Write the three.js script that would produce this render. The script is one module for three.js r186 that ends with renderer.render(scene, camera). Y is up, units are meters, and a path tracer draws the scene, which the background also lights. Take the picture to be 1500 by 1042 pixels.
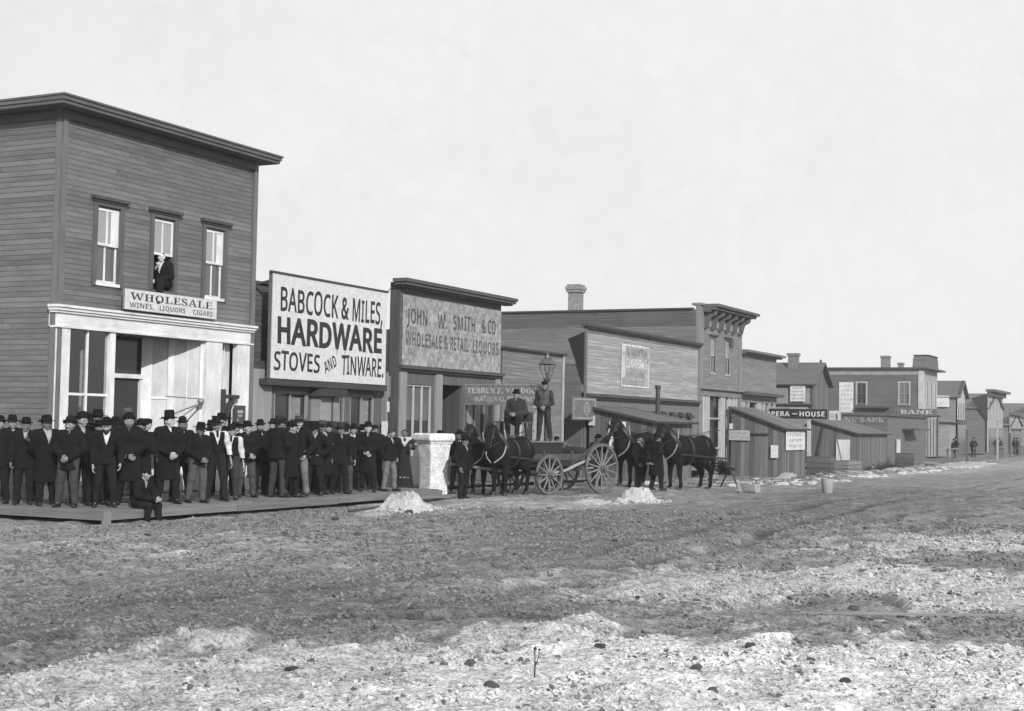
import * as THREE from 'three';
import { mergeGeometries } from 'three/addons/utils/BufferGeometryUtils.js';

// ---------------------------------------------------------------- camera, sky, sun, exposure
const scene = new THREE.Scene();
const camera = new THREE.PerspectiveCamera(27.811, 1024 / 711, 0.5, 6000);
{
  const h = THREE.MathUtils.degToRad(26.7061), p = THREE.MathUtils.degToRad(2.7461);
  camera.position.set(0, 1.95, 0);
  camera.lookAt(Math.cos(h) * Math.cos(p) * 10, 1.95 + Math.sin(p) * 10, -Math.sin(h) * Math.cos(p) * 10);
  camera.rotateZ(THREE.MathUtils.degToRad(1.03));
  camera.updateMatrixWorld();
}
const renderer = new THREE.WebGLRenderer({ antialias: true });
renderer.setSize(1024, 711);
renderer.toneMapping = THREE.LinearToneMapping;
renderer.toneMappingExposure = 0.8;
renderer.shadowMap.enabled = true;
const SKY_L = 1.08;
const sun = new THREE.DirectionalLight(new THREE.Color().setRGB(1, 0.995, 0.985), 5);
sun.position.set(30 - 0.613 * 120, 0.438 * 120, -18 + 0.657 * 120);
sun.target.position.set(30, 0, -18);
sun.castShadow = true;
Object.assign(sun.shadow.camera, { left: -60, right: 120, top: 60, bottom: -60, near: 1, far: 400 });
sun.shadow.mapSize.set(4096, 4096);
scene.add(sun, sun.target);

// ---------------------------------------------------------------- noise
function rng(seed) { let a = seed >>> 0; return () => { a = (a + 0x6d2b79f5) | 0; let t = Math.imul(a ^ (a >>> 15), 1 | a); t = (t + Math.imul(t ^ (t >>> 7), 61 | t)) ^ t; return ((t ^ (t >>> 14)) >>> 0) / 4294967296; }; }
const hash = (x, y, s) => { let h = Math.imul(x, 374761393) ^ Math.imul(y, 668265263) ^ Math.imul(s, 974711); h = Math.imul(h ^ (h >>> 13), 1274126177); return ((h ^ (h >>> 16)) >>> 0) / 4294967296; };
function vn(x, y, s = 1, px = 0, py = 0) {               // value noise, tileable when px, py are given
  const i = Math.floor(x), j = Math.floor(y); let u = x - i, v = y - j; u = u * u * (3 - 2 * u); v = v * v * (3 - 2 * v);
  const m = (a, p) => (p ? ((a % p) + p) % p : a);
  const i0 = m(i, px), i1 = m(i + 1, px), j0 = m(j, py), j1 = m(j + 1, py);
  const a = hash(i0, j0, s), b = hash(i1, j0, s), c = hash(i0, j1, s), d = hash(i1, j1, s);
  return a + (b - a) * u + (c - a) * v + (a - b - c + d) * u * v;
}
function fbm(x, y, o = 4, s = 1, px = 0, py = 0) { let f = 0, a = 0.5, n = 0; for (let k = 0; k < o; k++) { f += a * vn(x, y, s + k * 17, px, py); n += a; x *= 2; y *= 2; px *= 2; py *= 2; a *= 0.5; } return f / n; }
const clamp = (x, a = 0, b = 1) => Math.min(b, Math.max(a, x));
const sstep = (a, b, x) => { const t = clamp((x - a) / (b - a)); return t * t * (3 - 2 * t); };
const lerp = (a, b, t) => a + (b - a) * t;

// sky: one bright grey veil, mottled with added paper-like grain
{
  const W = 2048, H = 1024, data = new Float32Array(W * H * 4);
  for (let j = 0; j < H; j++) for (let i = 0; i < W; i++) {
    const el = (j / H - 0.5) * Math.PI;                                   // row 0 is the nadir
    const n = fbm(i / 42, j / 26, 4, 5) - 0.5, n2 = fbm(i / 3, j / 3, 3, 9) - 0.5, n3 = hash(i, j, 77) - 0.5;
    const s = Math.sin(el);
    let l = SKY_L * (1.02 - 0.07 * clamp(s * 1.6)) * (1 + 0.1 * n + 0.07 * n2 + 0.035 * n3);
    const k = (j * W + i) * 4; data[k] = l; data[k + 1] = l; data[k + 2] = l * 1.0; data[k + 3] = 1;
  }
  const t = new THREE.DataTexture(data, W, H, THREE.RGBAFormat, THREE.FloatType);
  t.mapping = THREE.EquirectangularReflectionMapping; t.magFilter = t.minFilter = THREE.LinearFilter; t.wrapS = THREE.RepeatWrapping; t.needsUpdate = true;
  scene.background = t; scene.environment = t;
}

// ---------------------------------------------------------------- textures and materials (a grey world)
function texture(size, w, h, fn) {                        // fn(u, v) -> linear value 0..1, tile covers w by h metres
  const d = new Uint8Array(size * size * 4);
  for (let j = 0; j < size; j++) for (let i = 0; i < size; i++) { const l = clamp(fn(i / size, j / size)), s = Math.round(255 * Math.pow(l, 1 / 2.2)), k = (j * size + i) * 4; d[k] = d[k + 1] = d[k + 2] = s; d[k + 3] = 255; }
  const t = new THREE.DataTexture(d, size, size); t.colorSpace = THREE.SRGBColorSpace; t.wrapS = t.wrapT = THREE.RepeatWrapping; t.magFilter = THREE.LinearFilter; t.minFilter = THREE.LinearMipmapLinearFilter; t.generateMipmaps = true; t.repeat.set(1 / w, 1 / h); t.needsUpdate = true; return t;
}
const T_wood = texture(1024, 1.6, 4, (u, v) => {
  const g = fbm(u * 96, v * 6, 3, 3, 96, 6), w = fbm(u * 12, v * 3, 3, 8, 12, 3), st = fbm(u * 28, v * 2, 2, 14, 28, 2), kn = vn(u * 9, v * 14, 31, 9, 14);
  return 0.8 + 0.6 * (g - 0.5) + 0.26 * (w - 0.5) + 0.2 * (st - 0.5) - (kn > 0.93 ? (kn - 0.93) * 5 : 0);
});
const T_paint = texture(1024, 3.1, 3.1, (u, v) => {
  const g = fbm(u * 90, v * 14, 3, 41, 90, 14), w = fbm(u * 7, v * 7, 4, 48, 7, 7), s = fbm(u * 160, v * 160, 2, 44, 160, 160);
  return 0.8 + 0.22 * (g - 0.5) + 0.34 * (w - 0.5) + 0.2 * (s - 0.5);
});
const T_cloth = texture(512, 0.7, 0.7, (u, v) => 0.8 + 0.5 * (fbm(u * 8, v * 8, 4, 61, 8, 8) - 0.5) + 0.3 * (fbm(u * 90, v * 90, 2, 66, 90, 90) - 0.5));
const T_grain = texture(1024, 2.7, 2.7, (u, v) => 0.72 + 0.4 * (fbm(u * 24, v * 24, 4, 71, 24, 24) - 0.5) + 0.6 * (fbm(u * 110, v * 110, 3, 77, 110, 110) - 0.5) + 0.4 * (fbm(u * 340, v * 340, 1, 79, 340, 340) - 0.5));
const T_ground = texture(2048, 3.4, 3.4, (u, v) => { const a = fbm(u * 26, v * 26, 4, 171, 26, 26) - 0.5, b = fbm(u * 120, v * 120, 2, 177, 120, 120) - 0.5, c = vn(u * 300, v * 300, 179, 300, 300) - 0.5, d = vn(u * 150, v * 150, 181, 150, 150), e = vn(u * 60, v * 60, 187, 60, 60); return (0.68 + 0.5 * a + 0.75 * b + 0.4 * c) * (d > 0.84 ? 0.55 : 1) * (e > 0.88 ? 0.6 : 1); });
const T_hide = texture(512, 0.9, 0.9, (u, v) => 0.8 + 0.4 * (fbm(u * 50, v * 12, 3, 81, 50, 12) - 0.5) + 0.3 * (fbm(u * 5, v * 5, 3, 85, 5, 5) - 0.5));
const gray = (l) => new THREE.Color().setRGB(l, l, l);
const mats = new Map();
function M(kind, l, rough) {
  const key = kind + l.toFixed(3) + (rough ?? ''); if (mats.has(key)) return mats.get(key);
  let m; const S = (o) => new THREE.MeshStandardMaterial(o);
  if (kind === 'wood') m = S({ color: gray(l / 0.8), map: T_wood, bumpMap: T_wood, bumpScale: 0.004, roughness: rough ?? 0.85 });
  if (kind === 'paint') m = S({ color: gray(l / 0.8), map: T_paint, bumpMap: T_paint, bumpScale: 0.002, roughness: rough ?? 0.7 });
  if (kind === 'cloth') m = new THREE.MeshPhysicalMaterial({ specularIntensity: 0.25, color: gray(l / 0.8), map: T_cloth, bumpMap: T_cloth, bumpScale: 0.004, roughness: rough ?? 0.95 });
  if (kind === 'hide') m = new THREE.MeshPhysicalMaterial({ specularIntensity: 0.35, color: gray(l / 0.8), map: T_hide, bumpMap: T_hide, bumpScale: 0.002, roughness: rough ?? 0.6 });
  if (kind === 'skin') m = S({ color: gray(l), roughness: rough ?? 0.65 });
  if (kind === 'stone') m = S({ color: gray(l / 0.72), map: T_grain, bumpMap: T_grain, bumpScale: 0.006, roughness: rough ?? 0.9 });
  if (kind === 'plain') m = S({ color: gray(l), roughness: rough ?? 0.7 });
  if (kind === 'iron') m = S({ color: gray(l), roughness: rough ?? 0.5, metalness: 0.4 });
  if (kind === 'glass') m = new THREE.MeshPhysicalMaterial({ color: gray(0.9), transmission: 1, thickness: 0, roughness: 0.04, ior: 1.5 });
  mats.set(key, m); return m;
}
const vary = (kind, l, spread, n, r) => Array.from({ length: n }, (_, i) => M(kind, +(l * (1 + spread * ((i + 0.5) / n - 0.5) * 2)).toFixed(3), r));

// ---------------------------------------------------------------- scene-graph helpers
const used = new Map();
function numbered(n) { const k = used.get(n) || 0; used.set(n, k + 1); return k ? n + '_' + String(k).padStart(3, '0') : n; }
function thing(name, label, category, x = 0, y = 0, z = 0, ry = 0, group) {
  const g = new THREE.Group(); g.name = numbered(name); g.position.set(x, y, z); g.rotation.y = ry; g.userData = { label, category }; if (group) g.userData.group = group; scene.add(g); return g;
}
function mesh(parent, name, geo, mat, x = 0, y = 0, z = 0, ry = 0) {
  const m = new THREE.Mesh(geo, mat); m.name = name; m.position.set(x, y, z); m.rotation.y = ry; m.castShadow = m.receiveShadow = true; parent.add(m); return m;
}
function top(name, label, category, geo, mat, x, y, z, ry = 0, group) {
  const m = mesh(scene, numbered(name), geo, mat, x, y, z, ry); m.userData = { label, category }; if (group) m.userData.group = group; return m;
}
function structure(name, geo, mat) { const m = mesh(scene, name, geo, mat); m.userData.kind = 'structure'; return m; }
const stuff = (m) => { m.userData.kind = 'stuff'; return m; };
const boxes = new Map(); let vcount = 0;
// box with uv in metres, grain along its longest side (or the axis given); o = offset variant
function box(w, h, d, grain, o) {
  const v = o ?? (vcount = (vcount + 1) % 5), key = [w.toFixed(3), h.toFixed(3), d.toFixed(3), grain, v].join();
  if (boxes.has(key)) return boxes.get(key);
  const g = new THREE.BoxGeometry(w, h, d), P = g.attributes.position, N = g.attributes.normal, U = g.attributes.uv, s = [w, h, d];
  const ax = grain ? 'xyz'.indexOf(grain) : s.indexOf(Math.max(...s));
  for (let i = 0; i < P.count; i++) {
    const p = [P.getX(i), P.getY(i), P.getZ(i)], n = [N.getX(i), N.getY(i), N.getZ(i)].map(Math.abs), na = n.indexOf(Math.max(...n));
    const rest = [0, 1, 2].filter((a) => a !== na), vv = rest.includes(ax) ? ax : rest[1], uu = rest.find((a) => a !== vv);
    U.setXY(i, p[uu] + v * 0.37 + na * 0.2, p[vv] + v * 0.83);
  }
  boxes.set(key, g); return g;
}
const moved = (g, x, y, z, rx = 0, ry = 0, rz = 0) => g.clone().applyMatrix4(new THREE.Matrix4().compose(new THREE.Vector3(x, y, z), new THREE.Quaternion().setFromEuler(new THREE.Euler(rx, ry, rz)), new THREE.Vector3(1, 1, 1)));
const merge = (l) => mergeGeometries(l.map((g) => (g.index ? g.toNonIndexed() : g)));
const V = (x, y, z) => new THREE.Vector3(x, y, z);
function rod(a, b, r0, r1 = r0, seg = 8) {                 // tapered rod between two points
  const d = b.clone().sub(a), g = new THREE.CylinderGeometry(r1, r0, d.length(), seg);
  g.applyQuaternion(new THREE.Quaternion().setFromUnitVectors(V(0, 1, 0), d.clone().normalize())); g.translate(...a.clone().add(b).multiplyScalar(0.5).toArray()); return g;
}
function beam(a, b, w, h) {                               // rectangular bar between two points
  const d = b.clone().sub(a), g = box(w, d.length(), h, 'y', 1).clone();
  g.applyQuaternion(new THREE.Quaternion().setFromUnitVectors(V(0, 1, 0), d.clone().normalize())); g.translate(...a.clone().add(b).multiplyScalar(0.5).toArray()); return g;
}
function prism(pts, depth) {                              // polygon in x,y extruded along +z, uv in metres
  const g = new THREE.ExtrudeGeometry(new THREE.Shape(pts.map(([x, y]) => new THREE.Vector2(x, y))), { depth, bevelEnabled: false }); return g;
}
// rectangles left when the openings [x0,x1,y0,y1] are taken out of [0,len] x [y0,y1]
function cut(len, y0, y1, ops, x0 = 0) {
  const ys = [...new Set([y0, y1, ...ops.flatMap((o) => [o[2], o[3]])])].filter((y) => y >= y0 && y <= y1).sort((a, b) => a - b), out = [];
  for (let k = 0; k + 1 < ys.length; k++) {
    const ym = (ys[k] + ys[k + 1]) / 2, hit = ops.filter((o) => o[2] < ym && o[3] > ym).sort((a, b) => a[0] - b[0]); let x = x0;
    for (const o of hit) { if (o[0] > x + 0.005) out.push([x, o[0], ys[k], ys[k + 1]]); x = Math.max(x, o[1]); }
    if (x < len - 0.005) out.push([x, len, ys[k], ys[k + 1]]);
  }
  return out;
}
// lapped board: thicker at its lower edge
function lap(w, h, t = 0.02) {
  const g = box(w, h, t, 'x').clone(), P = g.attributes.position;
  for (let i = 0; i < P.count; i++) if (P.getY(i) > 0 && P.getZ(i) > 0) P.setZ(i, -t / 2 + 0.004);
  g.computeVertexNormals(); return g;
}
const laps = new Map();
function lapCached(w, h, t) { const v = vcount % 5, key = w.toFixed(2) + h.toFixed(3) + v; if (!laps.has(key)) laps.set(key, lap(w, h, t)); vcount++; return laps.get(key); }
// a boarded wall: a backing slab (part) that carries its clapboards (sub-parts, or one merged sheet when too fine)
function boardedWall(T, { len, y0, y1, ops = [], x, z, ry = 0, exp = 0.112, mats: mm, back, single, thick = 0.12, seed = 1, name = 'wall', raised = 0.016 }) {
  const r = rng(seed), g = merge(cut(len, y0, y1, ops).map(([a, b, c, d]) => moved(box(b - a, d - c, thick, 'x'), (a + b) / 2, (c + d) / 2, -thick / 2)));
  const wall = mesh(T, name, g, back, x, 0, z, ry), sheets = mm.map(() => []);
  const n = Math.round((y1 - y0) / exp), e = (y1 - y0) / n;
  for (let k = 0; k < n; k++) {
    const c = y0 + k * e, spans = cut(len, c, c + e, ops.map((o) => [o[0], o[1], o[2] > c + e * 0.5 ? 99 : Math.min(o[2], c), o[3] < c + e * 0.5 ? -99 : Math.max(o[3], c + e)]));
    for (const [a, b] of spans.filter((s, i, all) => all.findIndex((t) => t[0] === s[0] && t[1] === s[1]) === i)) {
      const cuts = [a]; let p = a + 1.5 + r() * 3; while (b - a > 4 && p < b - 1) { cuts.push(p); p += 3 + r() * 2; } cuts.push(b);
      for (let q = 0; q + 1 < cuts.length; q++) {
        const w = cuts[q + 1] - cuts[q] - 0.004, mi = Math.floor(r() * mm.length), cx = (cuts[q] + cuts[q + 1]) / 2, dy = (r() - 0.5) * 0.006;
        if (single) { const m = mesh(wall, 'clapboard', lapCached(w, e + 0.018, raised), mm[mi], cx, c + e / 2 + dy, raised / 2 + 0.001); m.rotation.z = (r() - 0.5) * 0.0012; }
        else sheets[mi].push(moved(lap(w, e + 0.018, raised), cx, c + e / 2 + dy, raised / 2 + 0.001));
      }
    }
  }
  if (!single) sheets.forEach((s, i) => { if (s.length) stuff(mesh(wall, 'clapboard_siding', merge(s), mm[i])); });
  return wall;
}
// sides, back and roof that close a house behind its front
function shell(T, x0, x1, zf, zb, h, mat, { leftLap, roofMat, slope = 0.25, noLeft, noRight } = {}) {
  const t = 0.12, d = zf - zb;
  if (!noRight) mesh(T, 'side_wall', box(t, h, d, 'z'), mat, x1 - t / 2, h / 2, (zf + zb) / 2);
  mesh(T, 'back_wall', box(x1 - x0 - 2 * t, h, t, 'x'), mat, (x0 + x1) / 2, h / 2, zb + t / 2);
  if (!noLeft && !leftLap) mesh(T, 'side_wall', box(t, h, d, 'z'), mat, x0 + t / 2, h / 2, (zf + zb) / 2);
  const rf = mesh(T, 'roof', box(x1 - x0, 0.1, d, 'z'), roofMat || M('wood', 0.08), (x0 + x1) / 2, h + 0.05, (zf + zb) / 2); return rf;
}
// canvas print: draw(ctx) on a w x h canvas; returns a lit material with that print
function print(w, h, draw, rough = 0.75, wear = 0.1, seed = 3) {
  const c = document.createElement('canvas'); c.width = w; c.height = h; const x = c.getContext('2d'); draw(x, w, h);
  const im = x.getImageData(0, 0, w, h), d = im.data;
  for (let j = 0; j < h; j++) for (let i = 0; i < w; i++) { const n = 1 + wear * ((fbm(i / 26, j / 26, 4, seed) - 0.5) * 1.6 + (fbm(i / 2.2, j / 5, 2, seed + 9) - 0.5) * 1.2), k = (j * w + i) * 4; for (let q = 0; q < 3; q++) d[k + q] = clamp(d[k + q] * n, 0, 255); }
  x.putImageData(im, 0, 0);
  const t = new THREE.CanvasTexture(c); t.colorSpace = THREE.SRGBColorSpace; t.anisotropy = 8; t.generateMipmaps = true; t.minFilter = THREE.LinearMipmapLinearFilter;
  return new THREE.MeshStandardMaterial({ map: t, roughness: rough });
}
const srgb = (l) => { const s = Math.round(255 * Math.pow(l, 1 / 2.2)); return `rgb(${s},${s},${s})`; };
function words(x, s, cx, base, w, cap, font = 'sans-serif', fill = '#111', weight = 'bold', stroke = 0) {   // text squeezed to width w with capital height cap
  const size = cap / 0.715; x.font = `${weight} ${size}px ${font}`; const m = x.measureText(s).width; const r = rng(s.length * 131 + s.charCodeAt(0) * 7 + Math.round(cap)), k = w / m; let p = cx - w / 2; x.textAlign = 'left'; x.textBaseline = 'alphabetic'; x.fillStyle = fill;
  for (const ch of s) { const cw = x.measureText(ch).width * k; x.save(); x.translate(p + cw / 2, base + (r() - 0.5) * cap * 0.035); x.rotate((r() - 0.5) * 0.035); x.transform(k * (0.95 + r() * 0.06), 0, (r() - 0.5) * 0.05, 0.97 + r() * 0.06, 0, 0); x.fillText(ch, -cw / 2 / k, 0); if (stroke) { x.lineWidth = stroke; x.strokeStyle = fill; x.strokeText(ch, -cw / 2 / k, 0); } x.restore(); p += cw; }   // brushed by hand: every letter a little off
}
function scribble(x, x0, y0, w, h, rows, r, fill = '#222') {      // lines of print too small to read
  const e = h / rows; x.fillStyle = fill;
  for (let k = 0; k < rows; k++) { let p = x0 + r() * w * 0.1; while (p < x0 + w * (0.86 + 0.1 * r())) { const q = e * (0.25 + 0.4 * r()); x.fillRect(p, y0 + k * e + e * 0.2, q * 0.45, e * (0.4 + 0.2 * r())); if (r() < 0.5) x.fillRect(p, y0 + k * e + e * (r() < 0.5 ? 0.2 : 0.5), q, e * 0.14); p += q * 1.15; } }
}

// ---------------------------------------------------------------- large structure: houses along the street (fronts on z = -22, street towards +x)
const ZF = -22;
const siding1 = vary('paint', 0.128, 0.2, 7), back1 = M('paint', 0.075);
const white = M('paint', 0.66), whiteB = M('paint', 0.58), trim1 = M('paint', 0.09), dark = M('wood', 0.03), black = M('plain', 0.012);
const glass = M('glass', 0.9), darkGlass = M('plain', 0.03, 0.12), midGlass = M('plain', 0.11, 0.15), paleGlass = M('plain', 0.3, 0.2), paleMat = M('paint', 0.5);

function sashWindow(T, x, y0, y1, w, z, { open = false, ry = 0, frame = white, casing = trim1, upper = paleGlass, lower = midGlass, hood = true, cas = 0.11 } = {}) {
  const g = new THREE.Group(); g.name = 'window'; g.position.set(x, 0, z); g.rotation.y = ry; T.add(g);
  const h = y1 - y0, ym = (y0 + y1) / 2 + 0.02;
  for (const s of [-1, 1]) mesh(g, 'casing', box(cas, h + 0.12, 0.05, 'y'), casing, s * (w / 2 + cas / 2), (y0 + y1) / 2 - 0.02, 0.035);
  mesh(g, 'casing', box(w + cas * 2 + 0.02, cas, 0.052, 'x'), casing, 0, y1 + cas / 2 + 0.042, 0.036);
  mesh(g, 'sill', box(w + 0.04, 0.07, 0.08, 'x'), open ? casing : frame, 0, y0 - 0.035, 0.02);
  if (hood) mesh(g, 'hood', merge([moved(box(w + cas * 2 + 0.16, 0.07, 0.14, 'x'), 0, y1 + cas + 0.09, 0.072), moved(box(w + cas * 2 + 0.08, 0.05, 0.09, 'x'), 0, y1 + cas + 0.03, 0.047)]), M('paint', 0.055));
  const sash = (ya, yb, zz, pane, name) => {
    const f = 0.055, l = []; l.push(moved(box(f, yb - ya, 0.04, 'y'), -w / 2 + f / 2, (ya + yb) / 2, zz), moved(box(f, yb - ya, 0.04, 'y'), w / 2 - f / 2, (ya + yb) / 2, zz), moved(box(w - 2 * f, f, 0.038, 'x'), 0, yb - f / 2, zz), moved(box(w - 2 * f, f, 0.038, 'x'), 0, ya + f / 2, zz), moved(box(0.045, yb - ya - 2 * f, 0.034, 'y'), 0, (ya + yb) / 2, zz));
    mesh(g, 'sash', merge(l), frame);
    for (const s of [-1, 1]) mesh(g, 'pane', box(w / 2 - f - 0.023, yb - ya - 2 * f, 0.006, 'y', 0), pane, s * (w / 4 - 0.016), (ya + yb) / 2, zz);
  };
  sash(ym - 0.02, y1, -0.03, upper);
  if (!open) sash(y0, ym + 0.02, -0.075, lower); else sash(ym + 0.05, y1 - 0.02, -0.085, upper);
  return g;
}
// --- the two-storey liquor house on the corner
const corner = thing('corner_building', 'tall two-storey grey clapboard building with white storefront at the left edge', 'building');
{
  const T = corner, x0 = 22.5, x1 = 29.1, zb = -31, H = 8.42, W = [[23.93], [25.75], [27.6]].map(([c]) => [c - 0.36, c + 0.36, 4.87, 6.5]);
  boardedWall(T, { len: x1 - x0, y0: 4.2, y1: H, ops: W.map((w) => [w[0] - x0, w[1] - x0, w[2], w[3]]), x: x0, z: ZF, mats: siding1, back: back1, single: true, seed: 3 });
  boardedWall(T, { len: ZF - zb - 0.13, y0: 0.2, y1: H, x: x0, z: zb, ry: -Math.PI / 2, mats: siding1, back: back1, single: true, seed: 5, name: 'side_wall' });
  mesh(T, 'side_wall', box(0.12, H - 0.2, 8.85, 'z'), trim1, x1 - 0.06, 0.2 + (H - 0.2) / 2, (ZF + zb) / 2 - 0.06);
  mesh(T, 'back_wall', box(x1 - x0 - 0.24, H, 0.12, 'x'), trim1, (x0 + x1) / 2, H / 2, zb + 0.06);
  mesh(T, 'upper_floor', box(x1 - x0 - 0.25, 0.2, 8.7, 'z'), dark, (x0 + x1) / 2, 4.21, -26.5);
  mesh(T, 'ground_floor', box(x1 - x0 - 0.25, 0.1, 8.7, 'z'), M('wood', 0.1), (x0 + x1) / 2, 0.2, -26.5);
  mesh(T, 'partition', box(x1 - x0 - 0.3, 4, 0.1, 'x'), M('paint', 0.06), (x0 + x1) / 2, 6.3, -25);
  for (const [a, b, c] of [[x0 - 0.035, ZF + 0.01, 0], [x1 - 0.05, ZF + 0.028, 0]]) mesh(T, 'corner_board', merge([moved(box(0.14, H - (c || 0.2), 0.05, 'y'), a + 0.07, (H + 0.2) / 2, b + 0.026)]), M('paint', 0.13));
  mesh(T, 'corner_board', box(0.05, H - 0.2, 0.14, 'y'), M('paint', 0.13), x0 - 0.05, (H + 0.2) / 2, ZF - 0.05);
  const co = M('paint', 0.1);
  mesh(T, 'cornice', merge([moved(box(x1 - x0 + 1.0, 0.09, ZF - zb + 0.5, 'x'), (x0 + x1) / 2, 8.545, (ZF + zb) / 2 + 0.24), moved(box(x1 - x0 + 0.94, 0.07, ZF - zb + 0.44, 'x'), (x0 + x1) / 2, 8.46, (ZF + zb) / 2 + 0.23), moved(box(x1 - x0 + 1.05, 0.04, ZF - zb + 0.55, 'x'), (x0 + x1) / 2, 8.605, (ZF + zb) / 2 + 0.25)]), co);
  mesh(T, 'frieze_board', merge([moved(box(x1 - x0 + 0.12, 0.16, 0.05, 'x'), (x0 + x1) / 2, 8.3, ZF + 0.052), moved(box(0.05, 0.16, ZF - zb, 'z'), x0 - 0.052, 8.3, (ZF + zb) / 2)]), M('paint', 0.075));
  sashWindow(T, 23.93, 4.87, 6.5, 0.72, ZF); sashWindow(T, 25.75, 4.87, 6.5, 0.72, ZF, { open: true }); sashWindow(T, 27.6, 4.87, 6.5, 0.72, ZF);
  mesh(T, 'roller_blind', box(0.2, 0.76, 0.01, 'y'), white, 24.14, 6.06, ZF - 0.012); mesh(T, 'roller_blind', box(0.2, 0.74, 0.01, 'y'), white, 27.81, 6.06, ZF - 0.012);
  // storefront
  const S = new THREE.Group(); S.name = 'storefront'; T.add(S);
  const B = (n, a, b, c, d, z0, z1, m, g) => mesh(S, n, box(b - a, d - c, z1 - z0, g), m, (a + b) / 2, (c + d) / 2, (z0 + z1) / 2);
  B('fascia', 22.44, 29.14, 3.83, 4.12, -22.16, -21.93, white); B('bead', 22.42, 29.16, 3.81, 3.85, -22.1, -21.905, white);
  B('crown_moulding', 22.39, 29.14, 4.12, 4.17, -22.1, -21.88, white); B('crown_moulding', 22.36, 29.16, 4.17, 4.23, -22.1, -21.84, white); B('crown_moulding', 22.33, 29.18, 4.232, 4.285, -22.1, -21.8, white);
  B('pilaster', 22.46, 22.85, 0.22, 3.83, -22.1, -21.94, white); B('pilaster', 27.36, 27.96, 0.22, 3.83, -22.1, -21.94, white); B('pilaster', 28.57, 29.1, 0.22, 3.83, -22.1, -21.94, white); B('pilaster', 24.07, 24.24, 0.22, 3.83, -22.1, -21.95, white);
  for (const [a, b] of [[22.4, 22.9], [27.3, 28.02], [28.52, 29.13]]) B('plinth', a, b, 0.22, 0.5, -22.1, -21.9, white);
  // display window left
  B('kick_panel', 22.85, 24.07, 0.22, 0.82, -22.09, -21.99, whiteB); B('mullion', 23.42, 23.465, 0.82, 3.83, -22.06, -22.0, white); B('rail', 22.85, 24.07, 2.4, 2.455, -22.055, -22.005, white);
  for (const [a, b] of [[22.85, 23.42], [23.465, 24.07]]) for (const [c, d] of [[0.82, 2.4], [2.455, 3.83]]) B('pane', a, b, c, d, -22.035, -22.028, glass, 'y');
  B('display_curtain', 23.75, 23.92, 0.9, 3.4, -22.5, -22.47, M('cloth', 0.35)); B('display_box', 22.95, 23.3, 0.82, 1.5, -22.7, -22.35, M('wood', 0.25));
  // narrow window right
  B('kick_panel', 27.96, 28.57, 0.22, 0.9, -22.09, -21.99, whiteB); B('pane', 27.96, 28.57, 0.9, 3.83, -22.2, -22.193, paleMat, 'y'); B('mullion', 28.28, 28.31, 0.9, 3.83, -22.19, -22.14, whiteB);
  // recess: splayed white window wall on the right, door at the back
  const A = V(26.28, 0, -23.0), C = V(27.36, 0, -22.05), d = C.clone().sub(A), L = d.length(), ry = Math.atan2(-d.z, d.x);
  const P = (n, a, b, c, e, t, m, off = 0) => { const o = mesh(S, n, box((b - a) * L, e - c, t, 'y'), m, A.x + d.x * (a + b) / 2 + Math.sin(ry) * off, (c + e) / 2, A.z + d.z * (a + b) / 2 + Math.cos(ry) * off, ry); return o; };
  P('splay_panel', 0, 1, 0.22, 0.85, 0.08, whiteB); P('splay_post', 0, 0.17, 0.85, 3.83, 0.1, white, 0.012); P('splay_post', 0.43, 0.53, 0.85, 3.83, 0.1, white, 0.012); P('splay_post', 0.95, 1, 0.85, 3.83, 0.1, white, 0.012);
  P('rail', 0.17, 0.43, 2.4, 2.45, 0.06, white); P('mullion', 0.735, 0.755, 0.85, 3.83, 0.06, whiteB); P('pane', 0.17, 0.43, 0.85, 3.83, 0.01, paleMat, 0.0); P('pane', 0.53, 0.95, 0.85, 3.83, 0.01, M('paint', 0.5), 0);
  const A2 = V(24.24, 0, -22.05), C2 = V(25.25, 0, -23.0);
  mesh(S, 'splay_panel', beam(A2.clone().setY(0.5), C2.clone().setY(0.5), 0.06, 0.6).clone(), whiteB);
  mesh(S, 'pane', (() => { const g = new THREE.BoxGeometry(C2.clone().sub(A2).length(), 3.0, 0.01); return g; })(), M('plain', 0.05, 0.1), 24.745, 2.33, -22.525, Math.atan2(0.95, 1.01));
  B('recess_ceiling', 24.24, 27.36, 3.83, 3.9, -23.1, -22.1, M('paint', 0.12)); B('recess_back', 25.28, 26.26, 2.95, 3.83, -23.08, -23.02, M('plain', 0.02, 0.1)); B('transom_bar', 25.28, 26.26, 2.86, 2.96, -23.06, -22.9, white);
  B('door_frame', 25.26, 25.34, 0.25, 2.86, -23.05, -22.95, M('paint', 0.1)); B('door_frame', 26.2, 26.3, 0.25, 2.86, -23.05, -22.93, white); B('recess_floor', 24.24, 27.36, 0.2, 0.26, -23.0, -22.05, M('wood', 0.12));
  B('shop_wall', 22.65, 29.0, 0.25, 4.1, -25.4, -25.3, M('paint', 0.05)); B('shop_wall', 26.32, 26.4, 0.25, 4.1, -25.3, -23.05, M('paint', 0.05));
  const door = mesh(T, 'door', box(0.84, 2.58, 0.05, 'y'), M('paint', 0.03), 25.77, 1.56, -23.02); mesh(door, 'handle', new THREE.SphereGeometry(0.035, 10, 8), M('iron', 0.3), 0.26, -0.4, 0.05);
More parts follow.
